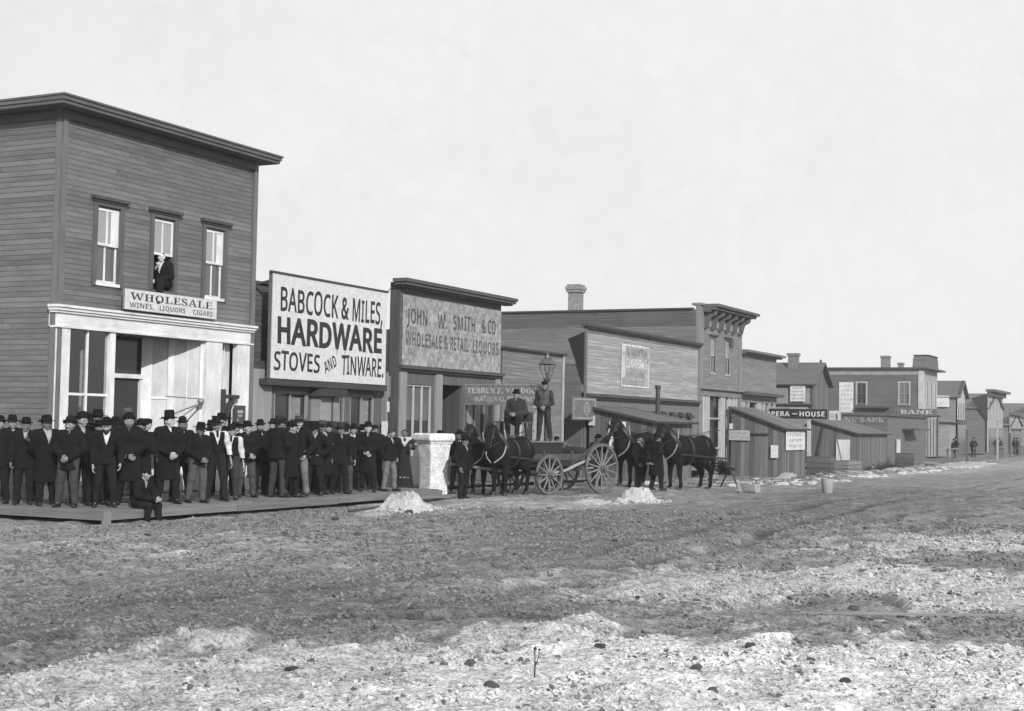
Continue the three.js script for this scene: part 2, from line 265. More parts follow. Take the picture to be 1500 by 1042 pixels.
  // dark solid shaped as the shadow of awning arms; gas-pipe bracket on the pilaster
  mesh(T, 'bracket_shadow_shape', merge([moved(box(0.09, 0.95, 0.09, 'y'), 27.98, 2.2, -21.89), moved(box(0.5, 0.09, 0.12, 'x'), 28.25, 2.5, -21.86), beam(V(28.02, 1.98, -21.86), V(28.3, 2.47, -21.86), 0.1, 0.1)]), M('wood', 0.03));
  mesh(T, 'pipe_bracket', merge([rod(V(25.9, 2.45, -21.9), V(27.25, 2.42, -21.9), 0.014), rod(V(26.4, 1.95, -21.9), V(27.2, 2.36, -21.9), 0.018), moved(new THREE.SphereGeometry(0.08, 10, 8), 27.12, 2.36, -21.88), rod(V(27.2, 2.38, -21.95), V(27.2, 2.38, -21.88), 0.05)]), M('iron', 0.25));
  mesh(T, 'framed_notice', merge([moved(box(0.42, 0.55, 0.04, 'y'), 28.66, 2.02, -21.91)]), M('paint', 0.05));
  mesh(T, 'notice_print', new THREE.PlaneGeometry(0.36, 0.48), print(64, 84, (x, w, h) => { x.fillStyle = srgb(0.05); x.fillRect(0, 0, w, h); x.fillStyle = srgb(0.3); x.fillRect(12, 14, 40, 14); x.fillRect(16, 34, 30, 8); x.fillRect(12, 50, 8, 18); }), 28.66, 2.02, -21.887);
}
function signBoard(name, label, category, x, y, z, w, h, ry, mat, { t = 0.05, frame = null, fm = trim1, border = 0.05 } = {}) {
  const g = thing(name, label, category, x, y, z, ry);
  mesh(g, 'board', box(w, h, t, 'x'), frame || M('wood', 0.2), 0, 0, -t / 2);
  mesh(g, 'lettering', new THREE.PlaneGeometry(w - 0.01, h - 0.01), mat, 0, 0, 0.003);
  if (frame) { mesh(g, 'frame', merge([moved(box(w + border * 2, border, t + 0.03, 'x'), 0, h / 2 + border / 2, -t / 2 + 0.005), moved(box(w + border * 2, border, t + 0.03, 'x'), 0, -h / 2 - border / 2, -t / 2 + 0.005), moved(box(border, h, t + 0.03, 'y'), w / 2 + border / 2, 0, -t / 2 + 0.004), moved(box(border, h, t + 0.03, 'y'), -w / 2 - border / 2, 0, -t / 2 + 0.004)]), frame); }
  return g;
}
signBoard('shop_sign', 'long narrow white board lettered WHOLESALE above the white storefront of the tall corner building', 'sign', 25.82, 4.555, -21.72, 3.2, 0.46, 0, print(1280, 184, (x, w, h) => {
  x.fillStyle = srgb(0.56); x.fillRect(0, 0, w, h); words(x, 'WHOLESALE', w * 0.5, h * 0.5, w * 0.9, h * 0.36, 'serif', srgb(0.02)); x.fillStyle = srgb(0.04); x.beginPath(); x.arc(w * 0.975, h * 0.48, 6, 0, 7); x.fill();
  words(x, 'WINES,', w * 0.18, h * 0.88, w * 0.26, h * 0.25, 'sans-serif', srgb(0.08)); words(x, 'LIQUORS', w * 0.5, h * 0.88, w * 0.29, h * 0.25, 'sans-serif', srgb(0.08)); words(x, 'CIGARS', w * 0.84, h * 0.88, w * 0.23, h * 0.25, 'sans-serif', srgb(0.08));
}, 0.6, 0.12));

// --- the hardware store behind its big white board
{
  const T = thing('hardware_store', 'low dark boarded store mostly hidden behind the big white hardware board', 'building'), x0 = 29.22, x1 = 36.2, zf = -22.75, m = vary('wood', 0.085, 0.25, 5), b = M('wood', 0.05);
  boardedWall(T, { len: x1 - x0, y0: 3.3, y1: 5.5, x: x0, z: zf, mats: m, back: b, exp: 0.14, seed: 8 });
  shell(T, x0, x1, zf - 0.12, -31, 5.4, M('wood', 0.07));
  mesh(T, 'ledge', merge([moved(box(x1 - x0, 0.09, 0.5, 'x'), (x0 + x1) / 2, 3.42, -22.52), moved(box(x1 - x0, 0.14, 0.06, 'x'), (x0 + x1) / 2, 3.3, -22.3)]), M('wood', 0.05));
  mesh(T, 'parapet_cap', box(x1 - x0 + 0.1, 0.05, 0.25, 'x'), M('wood', 0.06), (x0 + x1) / 2, 5.54, zf - 0.03);
  const ops = [[1.4, 2.95, 1.0, 2.72], [3.85, 4.75, 0.2, 2.75], [5.0, 6.3, 1.0, 2.72]];
  mesh(T, 'shop_front', merge(cut(x1 - x0, 0, 3.25, ops).map(([a, c, d, e]) => moved(box(c - a, e - d, 0.1, 'y'), x0 + (a + c) / 2, (d + e) / 2, -22.35))), M('wood', 0.1));
  mesh(T, 'pale_panel', box(0.95, 3.0, 0.05, 'y'), M('wood', 0.26), 29.95, 1.75, -22.27); mesh(T, 'post', box(0.12, 3.2, 0.14, 'y'), M('wood', 0.2), 29.36, 1.8, -22.24); mesh(T, 'post', box(0.16, 3.2, 0.14, 'y'), M('wood', 0.2), 35.95, 1.8, -22.24);
  for (let i = 0; i < 9; i++) mesh(T, 'plank', box(0.22, 0.95, 0.03, 'y'), m[i % 5], x0 + 1.45 + i * 0.57, 0.62, -22.28);
  for (const [a, c, d, e] of ops) { const w = c - a, cx = x0 + (a + c) / 2, win = mesh(T, d > 0.5 ? 'window' : 'door', box(w, e - d, 0.03, 'y'), d > 0.5 ? darkGlass : M('paint', 0.04), cx, (d + e) / 2, -22.42);
    for (const s of [-1, 1]) mesh(win, 'frame', box(0.08, e - d, 0.06, 'y'), M('wood', 0.22), s * (w / 2 - 0.04), 0, 0.06); mesh(win, 'frame', box(w - 0.16, 0.08, 0.058, 'x'), M('wood', 0.2), 0, (e - d) / 2 - 0.04, 0.06); if (d > 0.5) { mesh(win, 'mullion', box(0.05, e - d - 0.08, 0.05, 'y'), M('wood', 0.24), 0, -0.04, 0.055); mesh(win, 'paper_blind', box(w * 0.28, 0.8, 0.008, 'y'), M('cloth', 0.22), w * 0.2, 0.3, 0.02); } }
  // small projecting show window with a dark hood
  mesh(T, 'show_window', box(0.95, 0.66, 0.3, 'x'), M('paint', 0.24), 32.72, 2.28, -22.13); mesh(T, 'show_window_hood', prism([[0, 0], [1.2, 0], [1.05, 0.2], [0.15, 0.2]], 0.55), M('wood', 0.03), 32.12, 2.62, -22.28); mesh(T, 'show_window_bar', box(0.05, 0.66, 0.03, 'y'), M('wood', 0.06), 32.82, 2.28, -21.965);
  mesh(T, 'show_window_sill', prism([[0, 0], [1.25, 0], [0.9, -0.28], [0.35, -0.28]], 0.5), M('wood', 0.03), 32.1, 1.94, -22.26);
  mesh(T, 'shutter', box(0.25, 0.75, 0.05, 'y'), M('wood', 0.22), 33.5, 2.3, -22.27);
  for (const [px, py, w, h, l] of [[35.85, 1.75, 0.34, 0.45, 0.5], [36.02, 2.4, 0.14, 0.3, 0.55]]) mesh(T, 'paper_notice', box(w, h, 0.01, 'y'), M('paint', l), px, py, -22.155);
  for (let i = 0; i < 3; i++) mesh(T, 'vent_bar', box(0.05, 0.62, 0.04, 'y'), M('wood', 0.2), 36.24 - i * 0.0 + (i - 1) * 0.11 - 0.1, 3.0, -22.24);
  const S = thing('billboard', 'huge white board lettered HARDWARE on a frame above the hardware store', 'billboard', 32.76, 4.36, -21.98, 0);
  mesh(S, 'board', box(5.56, 2.68, 0.05, 'x'), M('paint', 0.45), 0, 0, -0.025);
  mesh(S, 'lettering', new THREE.PlaneGeometry(5.55, 2.67), print(2048, 985, (x, w, h) => {
    x.fillStyle = srgb(0.57); x.fillRect(0, 0, w, h); const k = srgb(0.012);
    words(x, 'BABCOCK', w * 0.30, h * 0.34, w * 0.49, h * 0.225, 'sans-serif', k, 'normal', 13); words(x, '&', w * 0.605, h * 0.345, w * 0.075, h * 0.225, 'sans-serif', k, 'bold', 3); words(x, 'MILES,', w * 0.815, h * 0.345, w * 0.3, h * 0.225, 'sans-serif', k, 'normal', 13);
    words(x, 'HARDWARE', w * 0.5, h * 0.655, w * 0.93, h * 0.245, 'sans-serif', k, 'normal', 26);
    words(x, 'STOVES', w * 0.21, h * 0.915, w * 0.38, h * 0.175, 'sans-serif', k, 'normal', 11); words(x, 'TINWARE.', w * 0.785, h * 0.915, w * 0.4, h * 0.19, 'sans-serif', k, 'normal', 11);
    x.save(); x.translate(w * 0.495, h * 0.86); x.rotate(-0.42); words(x, 'AND', 0, 18, w * 0.115, h * 0.12, 'sans-serif', k, 'bold'); x.restore();
  }, 0.65, 0.1), 0, 0, 0.003);
  mesh(S, 'top_rail', merge([beam(V(-2.86, 1.39, -0.02), V(2.84, 1.37, -0.02), 0.06, 0.08)]), M('wood', 0.05)); mesh(S, 'upright', box(0.03, 2.72, 0.09, 'y'), M('wood', 0.12), -2.8, 0.02, -0.05); mesh(S, 'brace', merge([beam(V(-2.6, 1.2, -0.06), V(-2.6, 1.1, -0.75), 0.05, 0.05), beam(V(2.6, 1.2, -0.06), V(2.6, 1.1, -0.75), 0.05, 0.05), rod(V(2.82, 1.38, -0.03), V(3.75, 1.72, -0.3), 0.012), beam(V(-2.6, -1.0, -0.06), V(-2.6, -1.2, -0.75), 0.05, 0.05)]), M('wood', 0.07));
  mesh(S, 'lower_beam', box(5.8, 0.16, 0.3, 'x'), M('wood', 0.04), 0, -1.43, -0.16);
}
// --- the faded-sign liquor store
{
  const T = thing('liquor_store', 'false-front store with a faded painted liquor sign and dark cornice', 'building'), x0 = 36.28, x1 = 42.84, m = vary('wood', 0.16, 0.12, 4), side = M('wood', 0.07);
  boardedWall(T, { len: x1 - x0, y0: 3.5, y1: 6.02, x: x0, z: ZF, mats: vary('wood', 0.1, 0.15, 4), back: side, exp: 0.16, seed: 12, raised: 0.012 });
  mesh(T, 'painted_sign', new THREE.PlaneGeometry(x1 - x0 - 0.16, 2.08), print(1400, 442, (x, w, h) => {
    const r = rng(4); x.fillStyle = srgb(0.27); x.fillRect(0, 0, w, h); for (let i = 0; i < 500; i++) { x.fillStyle = `rgba(${r() < 0.5 ? '60,60,60' : '190,190,190'},${0.05 + r() * 0.06})`; x.fillRect(r() * w, r() * h, 10 + r() * 120, 2 + r() * 5); }
    const k = 'rgba(50,50,50,0.8)'; words(x, 'JOHN', w * 0.14, h * 0.4, w * 0.19, h * 0.22, 'sans-serif', k); words(x, 'W.', w * 0.375, h * 0.42, w * 0.1, h * 0.22, 'sans-serif', k); words(x, 'SMITH', w * 0.6, h * 0.4, w * 0.24, h * 0.22, 'sans-serif', k); words(x, '& CO', w * 0.86, h * 0.4, w * 0.16, h * 0.22, 'sans-serif', k);
    words(x, 'WHOLESALE & RETAIL', w * 0.34, h * 0.72, w * 0.62, h * 0.2, 'sans-serif', 'rgba(55,55,55,0.75)'); words(x, 'LIQUORS', w * 0.83, h * 0.72, w * 0.29, h * 0.2, 'sans-serif', 'rgba(55,55,55,0.75)');
    for (let j = 0; j < h; j += 34) { x.fillStyle = 'rgba(40,40,40,0.16)'; x.fillRect(0, j, w, 2); }
  }, 0.85, 0.35, 8), (x0 + x1) / 2 + 0.06, 4.7, ZF + 0.032);
  mesh(T, 'return_board', box(0.34, 6.1, 0.04, 'y').clone().rotateY(Math.PI / 2), M('wood', 0.06), x0 - 0.022, 3.05, ZF - 0.13);
  mesh(T, 'cornice', merge([moved(box(x1 - x0 + 0.75, 0.1, 0.5, 'x'), (x0 + x1) / 2 + 0.1, 6.14, ZF + 0.16), moved(box(x1 - x0 + 0.65, 0.09, 0.42, 'x'), (x0 + x1) / 2 + 0.1, 6.045, ZF + 0.15), moved(box(x1 - x0 + 0.5, 0.06, 0.3, 'x'), (x0 + x1) / 2 + 0.1, 5.97, ZF + 0.12)]), M('wood', 0.075));
  mesh(T, 'moulding', merge([moved(box(x1 - x0 + 0.1, 0.1, 0.2, 'x'), (x0 + x1) / 2, 3.6, ZF + 0.08), moved(box(x1 - x0 + 0.06, 0.07, 0.12, 'x'), (x0 + x1) / 2, 3.515, ZF + 0.04)]), M('wood', 0.06));
  shell(T, x0, x1, ZF - 0.13, -31, 4.6, side);
  const ops = [[0.5, 2.05, 0.95, 3.1], [2.65, 4.0, 0.1, 3.15], [4.25, 6.2, 0.9, 2.9]];
  mesh(T, 'shop_front', merge(cut(x1 - x0, 0, 3.5, ops).map(([a, b, c, d]) => moved(box(b - a, d - c, 0.1, 'y'), x0 + (a + b) / 2, (c + d) / 2, ZF - 0.06))), M('wood', 0.1));
  for (const [a, b] of [[0.04, 0.42], [2.2, 2.58], [6.22, 6.5]]) mesh(T, 'pilaster', box(b - a, 3.4, 0.07, 'y'), M('wood', 0.24), x0 + (a + b) / 2, 1.75, ZF + 0.03);
  const win = mesh(T, 'window', box(1.55, 2.15, 0.02, 'y'), midGlass, x0 + 1.275, 2.02, ZF - 0.12); mesh(win, 'lower_curtain', box(1.5, 0.7, 0.01, 'y'), M('plain', 0.03), 0, -0.35, 0.016);
  for (const u of [-0.75, -0.26, 0.24, 0.75]) mesh(win, 'mullion', box(0.06, 2.15, 0.05, 'y'), M('paint', 0.4), u, 0, 0.05); mesh(win, 'rail', box(1.44, 0.06, 0.048, 'x'), M('paint', 0.34), 0, -0.72, 0.05); mesh(win, 'rail', box(1.44, 0.06, 0.048, 'x'), M('paint', 0.34), 0, 1.05, 0.05);
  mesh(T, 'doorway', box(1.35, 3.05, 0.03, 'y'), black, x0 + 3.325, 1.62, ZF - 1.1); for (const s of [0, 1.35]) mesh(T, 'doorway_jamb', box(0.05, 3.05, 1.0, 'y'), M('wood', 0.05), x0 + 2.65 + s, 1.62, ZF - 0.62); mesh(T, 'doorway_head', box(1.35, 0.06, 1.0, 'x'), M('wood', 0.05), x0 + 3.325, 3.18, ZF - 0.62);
  const w2 = mesh(T, 'window', box(1.95, 2.0, 0.02, 'y'), darkGlass, x0 + 5.22, 1.9, ZF - 0.1); for (const u of [-0.32, 0.33]) mesh(w2, 'mullion', box(0.06, 2.0, 0.05, 'y'), M('wood', 0.15), u, 0, 0.05); mesh(w2, 'hanging_cloth', box(0.4, 1.1, 0.02, 'y'), M('cloth', 0.2), -0.6, 0.2, 0.03);
}
// --- small clapboard false front
{
  const T = thing('small_store', 'small grey clapboard false front beside the faded liquor store', 'building'), x0 = 43.0, x1 = 47.9, m = vary('wood', 0.165, 0.14, 5);
  boardedWall(T, { len: x1 - x0, y0: 2.9, y1: 4.5, x: x0, z: ZF, mats: m, back: M('wood', 0.1), exp: 0.12, seed: 21 });
  boardedWall(T, { len: x1 - x0, y0: 0, y1: 2.9, ops: [[0.4, 1.3, 0, 2.4], [1.9, 3.9, 0.9, 2.3]], x: x0, z: ZF, mats: m, back: M('wood', 0.1), exp: 0.12, seed: 22, name: 'shop_front' });
  mesh(T, 'cap_board', merge([moved(box(x1 - x0 + 0.25, 0.07, 0.26, 'x'), (x0 + x1) / 2, 4.54, ZF + 0.02)]), M('wood', 0.045)); mesh(T, 'corner_board', box(0.13, 4.5, 0.04, 'y'), M('paint', 0.36), x1 - 0.05, 2.25, ZF + 0.05);
  shell(T, x0, x1, ZF - 0.13, -30, 3.9, M('wood', 0.09));
  const d = mesh(T, 'door', box(0.9, 2.4, 0.04, 'y'), M('paint', 0.14), x0 + 0.85, 1.2, ZF - 0.1); for (const s of [-1, 1]) mesh(d, 'frame', box(0.1, 2.4, 0.12, 'y'), M('paint', 0.36), s * 0.5, 0, 0.12);
  const w = mesh(T, 'window', box(2.0, 1.4, 0.03, 'y'), darkGlass, x0 + 2.9, 1.6, ZF - 0.1); for (const u of [-0.98, -0.33, 0.33, 0.98]) mesh(w, 'mullion', box(0.06, 1.4, 0.1, 'y'), M('paint', 0.32), u, 0, 0.09);
}
// --- narrow plank gap with its own low wall between the small store and the clothing store
{
  const T = thing('alley_shed', 'low dark plank shed set back in the gap beside the small grey clapboard store', 'shed');
  const m = vary('wood', 0.1, 0.3, 4);
  for (let i = 0; i < 8; i++) mesh(T, 'plank', box(0.24, 3.4, 0.04, 'y'), m[i % 4], 48.02 + i * 0.245, 1.7, -23.6 + (i % 3) * 0.006);
  mesh(T, 'ledge', box(2.0, 0.1, 0.4, 'x'), M('wood', 0.04), 48.88, 3.46, -23.5); mesh(T, 'roof', box(1.9, 0.08, 4, 'z'), M('wood', 0.07), 48.88, 3.55, -25.6); mesh(T, 'doorway', box(0.9, 2.1, 0.02, 'y'), black, 48.6, 1.05, -23.55); mesh(T, 'door', box(0.5, 2.0, 0.04, 'y'), M('wood', 0.28), 49.3, 1.0, -23.5);
}
signBoard('hanging_sign', 'dark rounded hanging sign with a pale outline in the gap beside the clothing store', 'sign', 48.95, 2.58, -21.55, 2.1, 0.84, 0, print(300, 120, (x, w, h) => {
  x.fillStyle = srgb(0.13); x.fillRect(0, 0, w, h); x.strokeStyle = srgb(0.33); x.lineWidth = 5; x.strokeRect(10, 10, w - 20, h - 20); x.fillStyle = srgb(0.24); x.beginPath(); x.ellipse(w * 0.58, h * 0.5, 42, 36, 0, 0, 7); x.fill(); x.fillStyle = srgb(0.12); x.fillRect(w * 0.5, h * 0.32, 46, 7); x.fillRect(w * 0.48, h * 0.5, 56, 7); x.fillRect(w * 0.52, h * 0.66, 36, 7);
}, 0.7, 0.2));
// --- clothing store, broad clapboard false front
{
  const T = thing('clothing_store', 'broad pale clapboard false front with a small white painted sign in its middle', 'building'), x0 = 49.85, x1 = 62.76, m = vary('wood', 0.285, 0.12, 5);
  boardedWall(T, { len: x1 - x0, y0: 3.2, y1: 5.5, x: x0, z: ZF, mats: m, back: M('wood', 0.15), exp: 0.12, seed: 31 });
  mesh(T, 'frieze_board', box(x1 - x0, 0.24, 0.06, 'x'), M('wood', 0.15), (x0 + x1) / 2, 5.6, ZF - 0.02); mesh(T, 'cap_board', merge([moved(box(x1 - x0 + 0.35, 0.1, 0.3, 'x'), (x0 + x1) / 2 + 0.05, 5.78, ZF + 0.04), moved(box(x1 - x0 + 0.2, 0.06, 0.18, 'x'), (x0 + x1) / 2 + 0.05, 5.7, ZF + 0.05)]), M('wood', 0.05));
  mesh(T, 'corner_board', box(0.16, 5.7, 0.05, 'y'), M('wood', 0.13), x0 + 0.05, 2.85, ZF + 0.045);
  mesh(T, 'painted_sign', new THREE.PlaneGeometry(3.1, 1.75), print(400, 230, (x, w, h) => {
    const r = rng(9); x.fillStyle = srgb(0.3); x.fillRect(0, 0, w, h); x.strokeStyle = srgb(0.6); x.lineWidth = 7; x.strokeRect(8, 6, w - 16, h - 12); x.fillStyle = srgb(0.45); x.fillRect(12, 10, 40, h - 60); words(x, 'D. GOLDSTEIN', w * 0.55, 58, w * 0.68, 36, 'sans-serif', srgb(0.1)); words(x, 'CLOTHING', w * 0.53, 126, w * 0.76, 50, 'sans-serif', srgb(0.62)); words(x, 'CLOTHING', w * 0.535, 128, w * 0.76, 50, 'sans-serif', 'rgba(40,40,40,0.12)'); words(x, 'DRY GOODS', w * 0.53, 176, w * 0.6, 28, 'sans-serif', srgb(0.17)); scribble(x, 60, 190, w - 110, 32, 2, r, srgb(0.18));
  }, 0.85, 0.22, 12), 55, 4.42, ZF + 0.033);
  mesh(T, 'moulding', merge([moved(box(x1 - x0, 0.1, 0.24, 'x'), (x0 + x1) / 2, 3.12, ZF + 0.09), moved(box(x1 - x0, 0.08, 0.14, 'x'), (x0 + x1) / 2, 3.03, ZF + 0.05)]), M('wood', 0.06));
  const ops = []; for (let i = 0; i < 11; i++) if (i !== 5) ops.push([0.75 + i * 1.06, 0.75 + i * 1.06 + 0.66, 0.7, 2.62]);
  mesh(T, 'shop_front', merge(cut(x1 - x0, 0, 3.0, ops).map(([a, b, c, d]) => moved(box(b - a, d - c, 0.1, 'y'), x0 + (a + b) / 2, (c + d) / 2, ZF - 0.06))), M('wood', 0.15));
  ops.forEach(([a, b], i) => { const w = mesh(T, 'window', box(b - a, 1.92, 0.02, 'y'), i % 3 ? midGlass : darkGlass, x0 + (a + b) / 2, 1.66, ZF - 0.09); mesh(w, 'awning_flap', beam(V(0, 0.95, 0.1), V(0, 0.72, 0.3), 0.62, 0.03), M('wood', 0.025)); mesh(w, 'muntin', box(0.05, 1.9, 0.04, 'y'), M('paint', 0.34), (i % 2 ? 0.1 : -0.1), 0, 0.03); if (i % 3 === 1) mesh(w, 'paper_blind', box(0.25, 0.5, 0.008, 'y'), M('cloth', 0.5), -0.15, 0.5, 0.015); });
  mesh(T, 'door', box(0.95, 2.3, 0.04, 'y'), M('paint', 0.08), x0 + 6.4, 1.25, ZF + 0.015);
  shell(T, x0, x1, ZF - 0.13, -29, 4.2, M('wood', 0.1));
  mesh(T, 'dark_triangle', prism([[0, 0], [0.66, 1.75], [0, 2.0]], 0.06).clone().rotateY(Math.PI / 2), M('wood', 0.006), x0 - 0.05, 3.5, ZF - 0.02);  // near-black solid panel giving a dark triangle behind the front edge
}
// --- tall narrow bracketed building with a long side wall
{
  const T = thing('bracketed_building', 'tall two-storey building with bracketed cornice and long bare side wall', 'building'), x0 = 62.85, x1 = 69.08, H = 7.4, zb = -38;
  const wo = [[1.55, 2.35, 4.55, 6.15], [3.75, 4.5, 4.55, 6.15]];
  boardedWall(T, { len: x1 - x0, y0: 3.85, y1: 7.3, ops: wo, x: x0, z: ZF, mats: vary('wood', 0.17, 0.08, 4), back: M('wood', 0.1), exp: 0.1, seed: 41, raised: 0.012 });
  const w = boardedWall(T, { len: ZF - zb, y0: 6.65, y1: H, x: x0, z: zb, ry: -Math.PI / 2, mats: vary('wood', 0.085, 0.12, 4), back: M('wood', 0.06), exp: 0.14, seed: 42, name: 'side_wall', raised: 0.014 });
  boardedWall(T, { len: ZF - zb, y0: 0, y1: 6.65, x: x0, z: zb, ry: -Math.PI / 2, mats: vary('wood', 0.14, 0.1, 4), back: M('wood', 0.09), exp: 0.14, seed: 43, name: 'side_wall', raised: 0.014 });
  mesh(T, 'wall_coping', box(0.3, 0.08, ZF - zb - 0.3, 'z'), M('wood', 0.05), x0 + 0.04, H + 0.05, (ZF + zb) / 2 - 0.15);
  shell(T, x0, x1, ZF - 0.13, zb, H - 0.3, M('wood', 0.09), { leftLap: true });
  mesh(T, 'corner_pier', merge([moved(box(0.5, 7.62, 0.22, 'y'), x0 + 0.23, 3.81, ZF - 0.04), moved(box(0.62, 0.1, 0.5, 'x'), x0 + 0.26, 7.66, ZF - 0.1)]), M('wood', 0.19)); mesh(T, 'corner_pier', box(0.35, 7.0, 0.1, 'y'), M('wood', 0.19), x1 - 0.15, 3.5, ZF + 0.03);
  mesh(T, 'cornice', merge([moved(box(x1 - x0 + 0.2, 0.13, 0.95, 'x'), (x0 + x1) / 2 + 0.45, 7.62, ZF + 0.36), moved(box(x1 - x0 + 0.04, 0.14, 0.8, 'x'), (x0 + x1) / 2 + 0.38, 7.49, ZF + 0.3), moved(box(x1 - x0 - 0.1, 0.1, 0.5, 'x'), (x0 + x1) / 2 + 0.3, 7.37, ZF + 0.2)]), M('wood', 0.085));
  for (let i = 0; i < 6; i++) { mesh(T, 'bracket', prism([[0, 0], [0.6, 0], [0.56, -0.18], [0.3, -0.3], [0.18, -0.75], [0, -0.8]], 0.2).clone().rotateY(-Math.PI / 2), M('wood', 0.1), x0 + 0.8 + i * 1.03, 7.36, ZF + 0.03); if (i < 5) mesh(T, 'frieze_panel', box(0.6, 0.5, 0.04, 'x'), M('paint', 0.34), x0 + 1.28 + i * 1.08, 6.95, ZF + 0.035); }
  for (const [a, b, c, d] of wo) sashWindow(T, x0 + (a + b) / 2, c, d, b - a - 0.08, ZF - 0.01, { casing: M('wood', 0.2), frame: M('paint', 0.36), upper: M('plain', 0.25, 0.2), lower: M('plain', 0.12, 0.2), cas: 0.08 });
  mesh(T, 'round_emblem', new THREE.CylinderGeometry(0.22, 0.22, 0.06, 20).clone().rotateX(Math.PI / 2), M('paint', 0.07), 67.45, 6.08, ZF + 0.08);
  mesh(T, 'shop_cornice', merge([moved(box(x1 - x0, 0.1, 0.3, 'x'), (x0 + x1) / 2, 3.8, ZF + 0.1), moved(box(x1 - x0, 0.3, 0.12, 'x'), (x0 + x1) / 2, 3.6, ZF + 0.04)]), M('wood', 0.18));
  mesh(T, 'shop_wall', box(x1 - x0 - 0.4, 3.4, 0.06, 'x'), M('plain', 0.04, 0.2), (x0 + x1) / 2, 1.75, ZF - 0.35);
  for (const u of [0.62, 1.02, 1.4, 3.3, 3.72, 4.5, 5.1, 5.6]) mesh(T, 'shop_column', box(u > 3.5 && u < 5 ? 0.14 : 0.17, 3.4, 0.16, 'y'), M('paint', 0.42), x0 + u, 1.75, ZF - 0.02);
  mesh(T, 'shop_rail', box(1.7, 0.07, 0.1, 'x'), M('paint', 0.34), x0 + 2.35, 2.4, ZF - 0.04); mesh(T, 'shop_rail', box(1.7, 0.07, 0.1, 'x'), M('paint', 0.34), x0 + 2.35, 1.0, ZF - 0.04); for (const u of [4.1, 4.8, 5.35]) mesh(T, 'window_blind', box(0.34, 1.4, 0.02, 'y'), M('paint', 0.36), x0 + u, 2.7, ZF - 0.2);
  mesh(T, 'chimney', merge([moved(box(0.6, 1.5, 0.55, 'y'), 0, 0.55, 0), moved(box(0.74, 0.13, 0.7, 'x'), 0, 0.98, 0), moved(box(0.82, 0.14, 0.78, 'x'), 0, 1.12, 0), moved(box(0.7, 0.1, 0.66, 'x'), 0, 1.25, 0)]), M('stone', 0.22), x0 + 0.35, H + 0.05, -28.4);
}
// --- low false front beyond
{
  const T = thing('low_store', 'one-storey grey false front right of the bracketed building', 'building'), x0 = 69.13, x1 = 75.4;
  boardedWall(T, { len: x1 - x0, y0: 3.8, y1: 5.7, x: x0, z: ZF, mats: vary('wood', 0.18, 0.1, 4), back: M('wood', 0.1), exp: 0.14, seed: 51 });
  mesh(T, 'cornice', merge([moved(box(x1 - x0 + 0.5, 0.12, 0.5, 'x'), (x0 + x1) / 2 + 0.2, 5.84, ZF + 0.16), moved(box(x1 - x0 + 0.3, 0.1, 0.34, 'x'), (x0 + x1) / 2 + 0.12, 5.74, ZF + 0.1)]), M('wood', 0.13));
  mesh(T, 'moulding', box(x1 - x0 + 0.2, 0.16, 0.5, 'x'), M('wood', 0.07), (x0 + x1) / 2, 3.72, ZF + 0.2); mesh(T, 'band_board', box(x1 - x0, 0.35, 0.1, 'x'), M('wood', 0.17), (x0 + x1) / 2, 3.46, ZF);
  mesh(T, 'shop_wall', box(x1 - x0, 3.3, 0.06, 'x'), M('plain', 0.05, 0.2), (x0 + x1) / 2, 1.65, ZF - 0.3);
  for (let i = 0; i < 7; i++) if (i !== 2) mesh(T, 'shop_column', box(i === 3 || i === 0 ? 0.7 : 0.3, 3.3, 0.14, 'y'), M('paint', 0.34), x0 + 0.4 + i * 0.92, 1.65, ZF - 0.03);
  shell(T, x0, x1, ZF - 0.36, -32, 4.4, M('wood', 0.12)); mesh(T, 'lean_wall', box(0.1, 1.4, 3, 'z'), M('wood', 0.12), x1 - 0.05, 5.0, -23.6);
}
// gabled roof house with the ridge running back from the street
function gableHouse(T, x0, x1, zf, zb, ye, yr, wallM, roofM, plankM) {
  const xm = (x0 + x1) / 2, o = 0.22, sl = Math.hypot(x1 - x0, 2 * (yr - ye)) / 2;
  mesh(T, 'side_wall', box(0.12, ye, zf - zb, 'z'), wallM, x0 + 0.06, ye / 2, (zf + zb) / 2); mesh(T, 'side_wall', box(0.12, ye, zf - zb, 'z'), wallM, x1 - 0.06, ye / 2, (zf + zb) / 2);
  const gab = (z, m, n) => mesh(T, n, prism([[x0, 0], [x1, 0], [x1, ye], [xm, yr], [x0, ye]], 0.1), m, 0, 0, z);
  gab(zf - 0.1, plankM, 'gable_wall'); gab(zb, wallM, 'back_wall');
  for (const s of [-1, 1]) { const a = V(xm - s * 0.0, yr + 0.06, 0), b = V(xm + s * ((x1 - x0) / 2 + o), ye + 0.06 - o * (yr - ye) / ((x1 - x0) / 2), 0), dd = b.clone().sub(a); const m = mesh(T, 'roof', box(dd.length(), 0.1, zf - zb + 0.5, 'z'), roofM, (a.x + b.x) / 2, (a.y + b.y) / 2 + 0.02, (zf + zb) / 2 + 0.1); m.rotation.z = Math.atan2(dd.y, dd.x); }
}
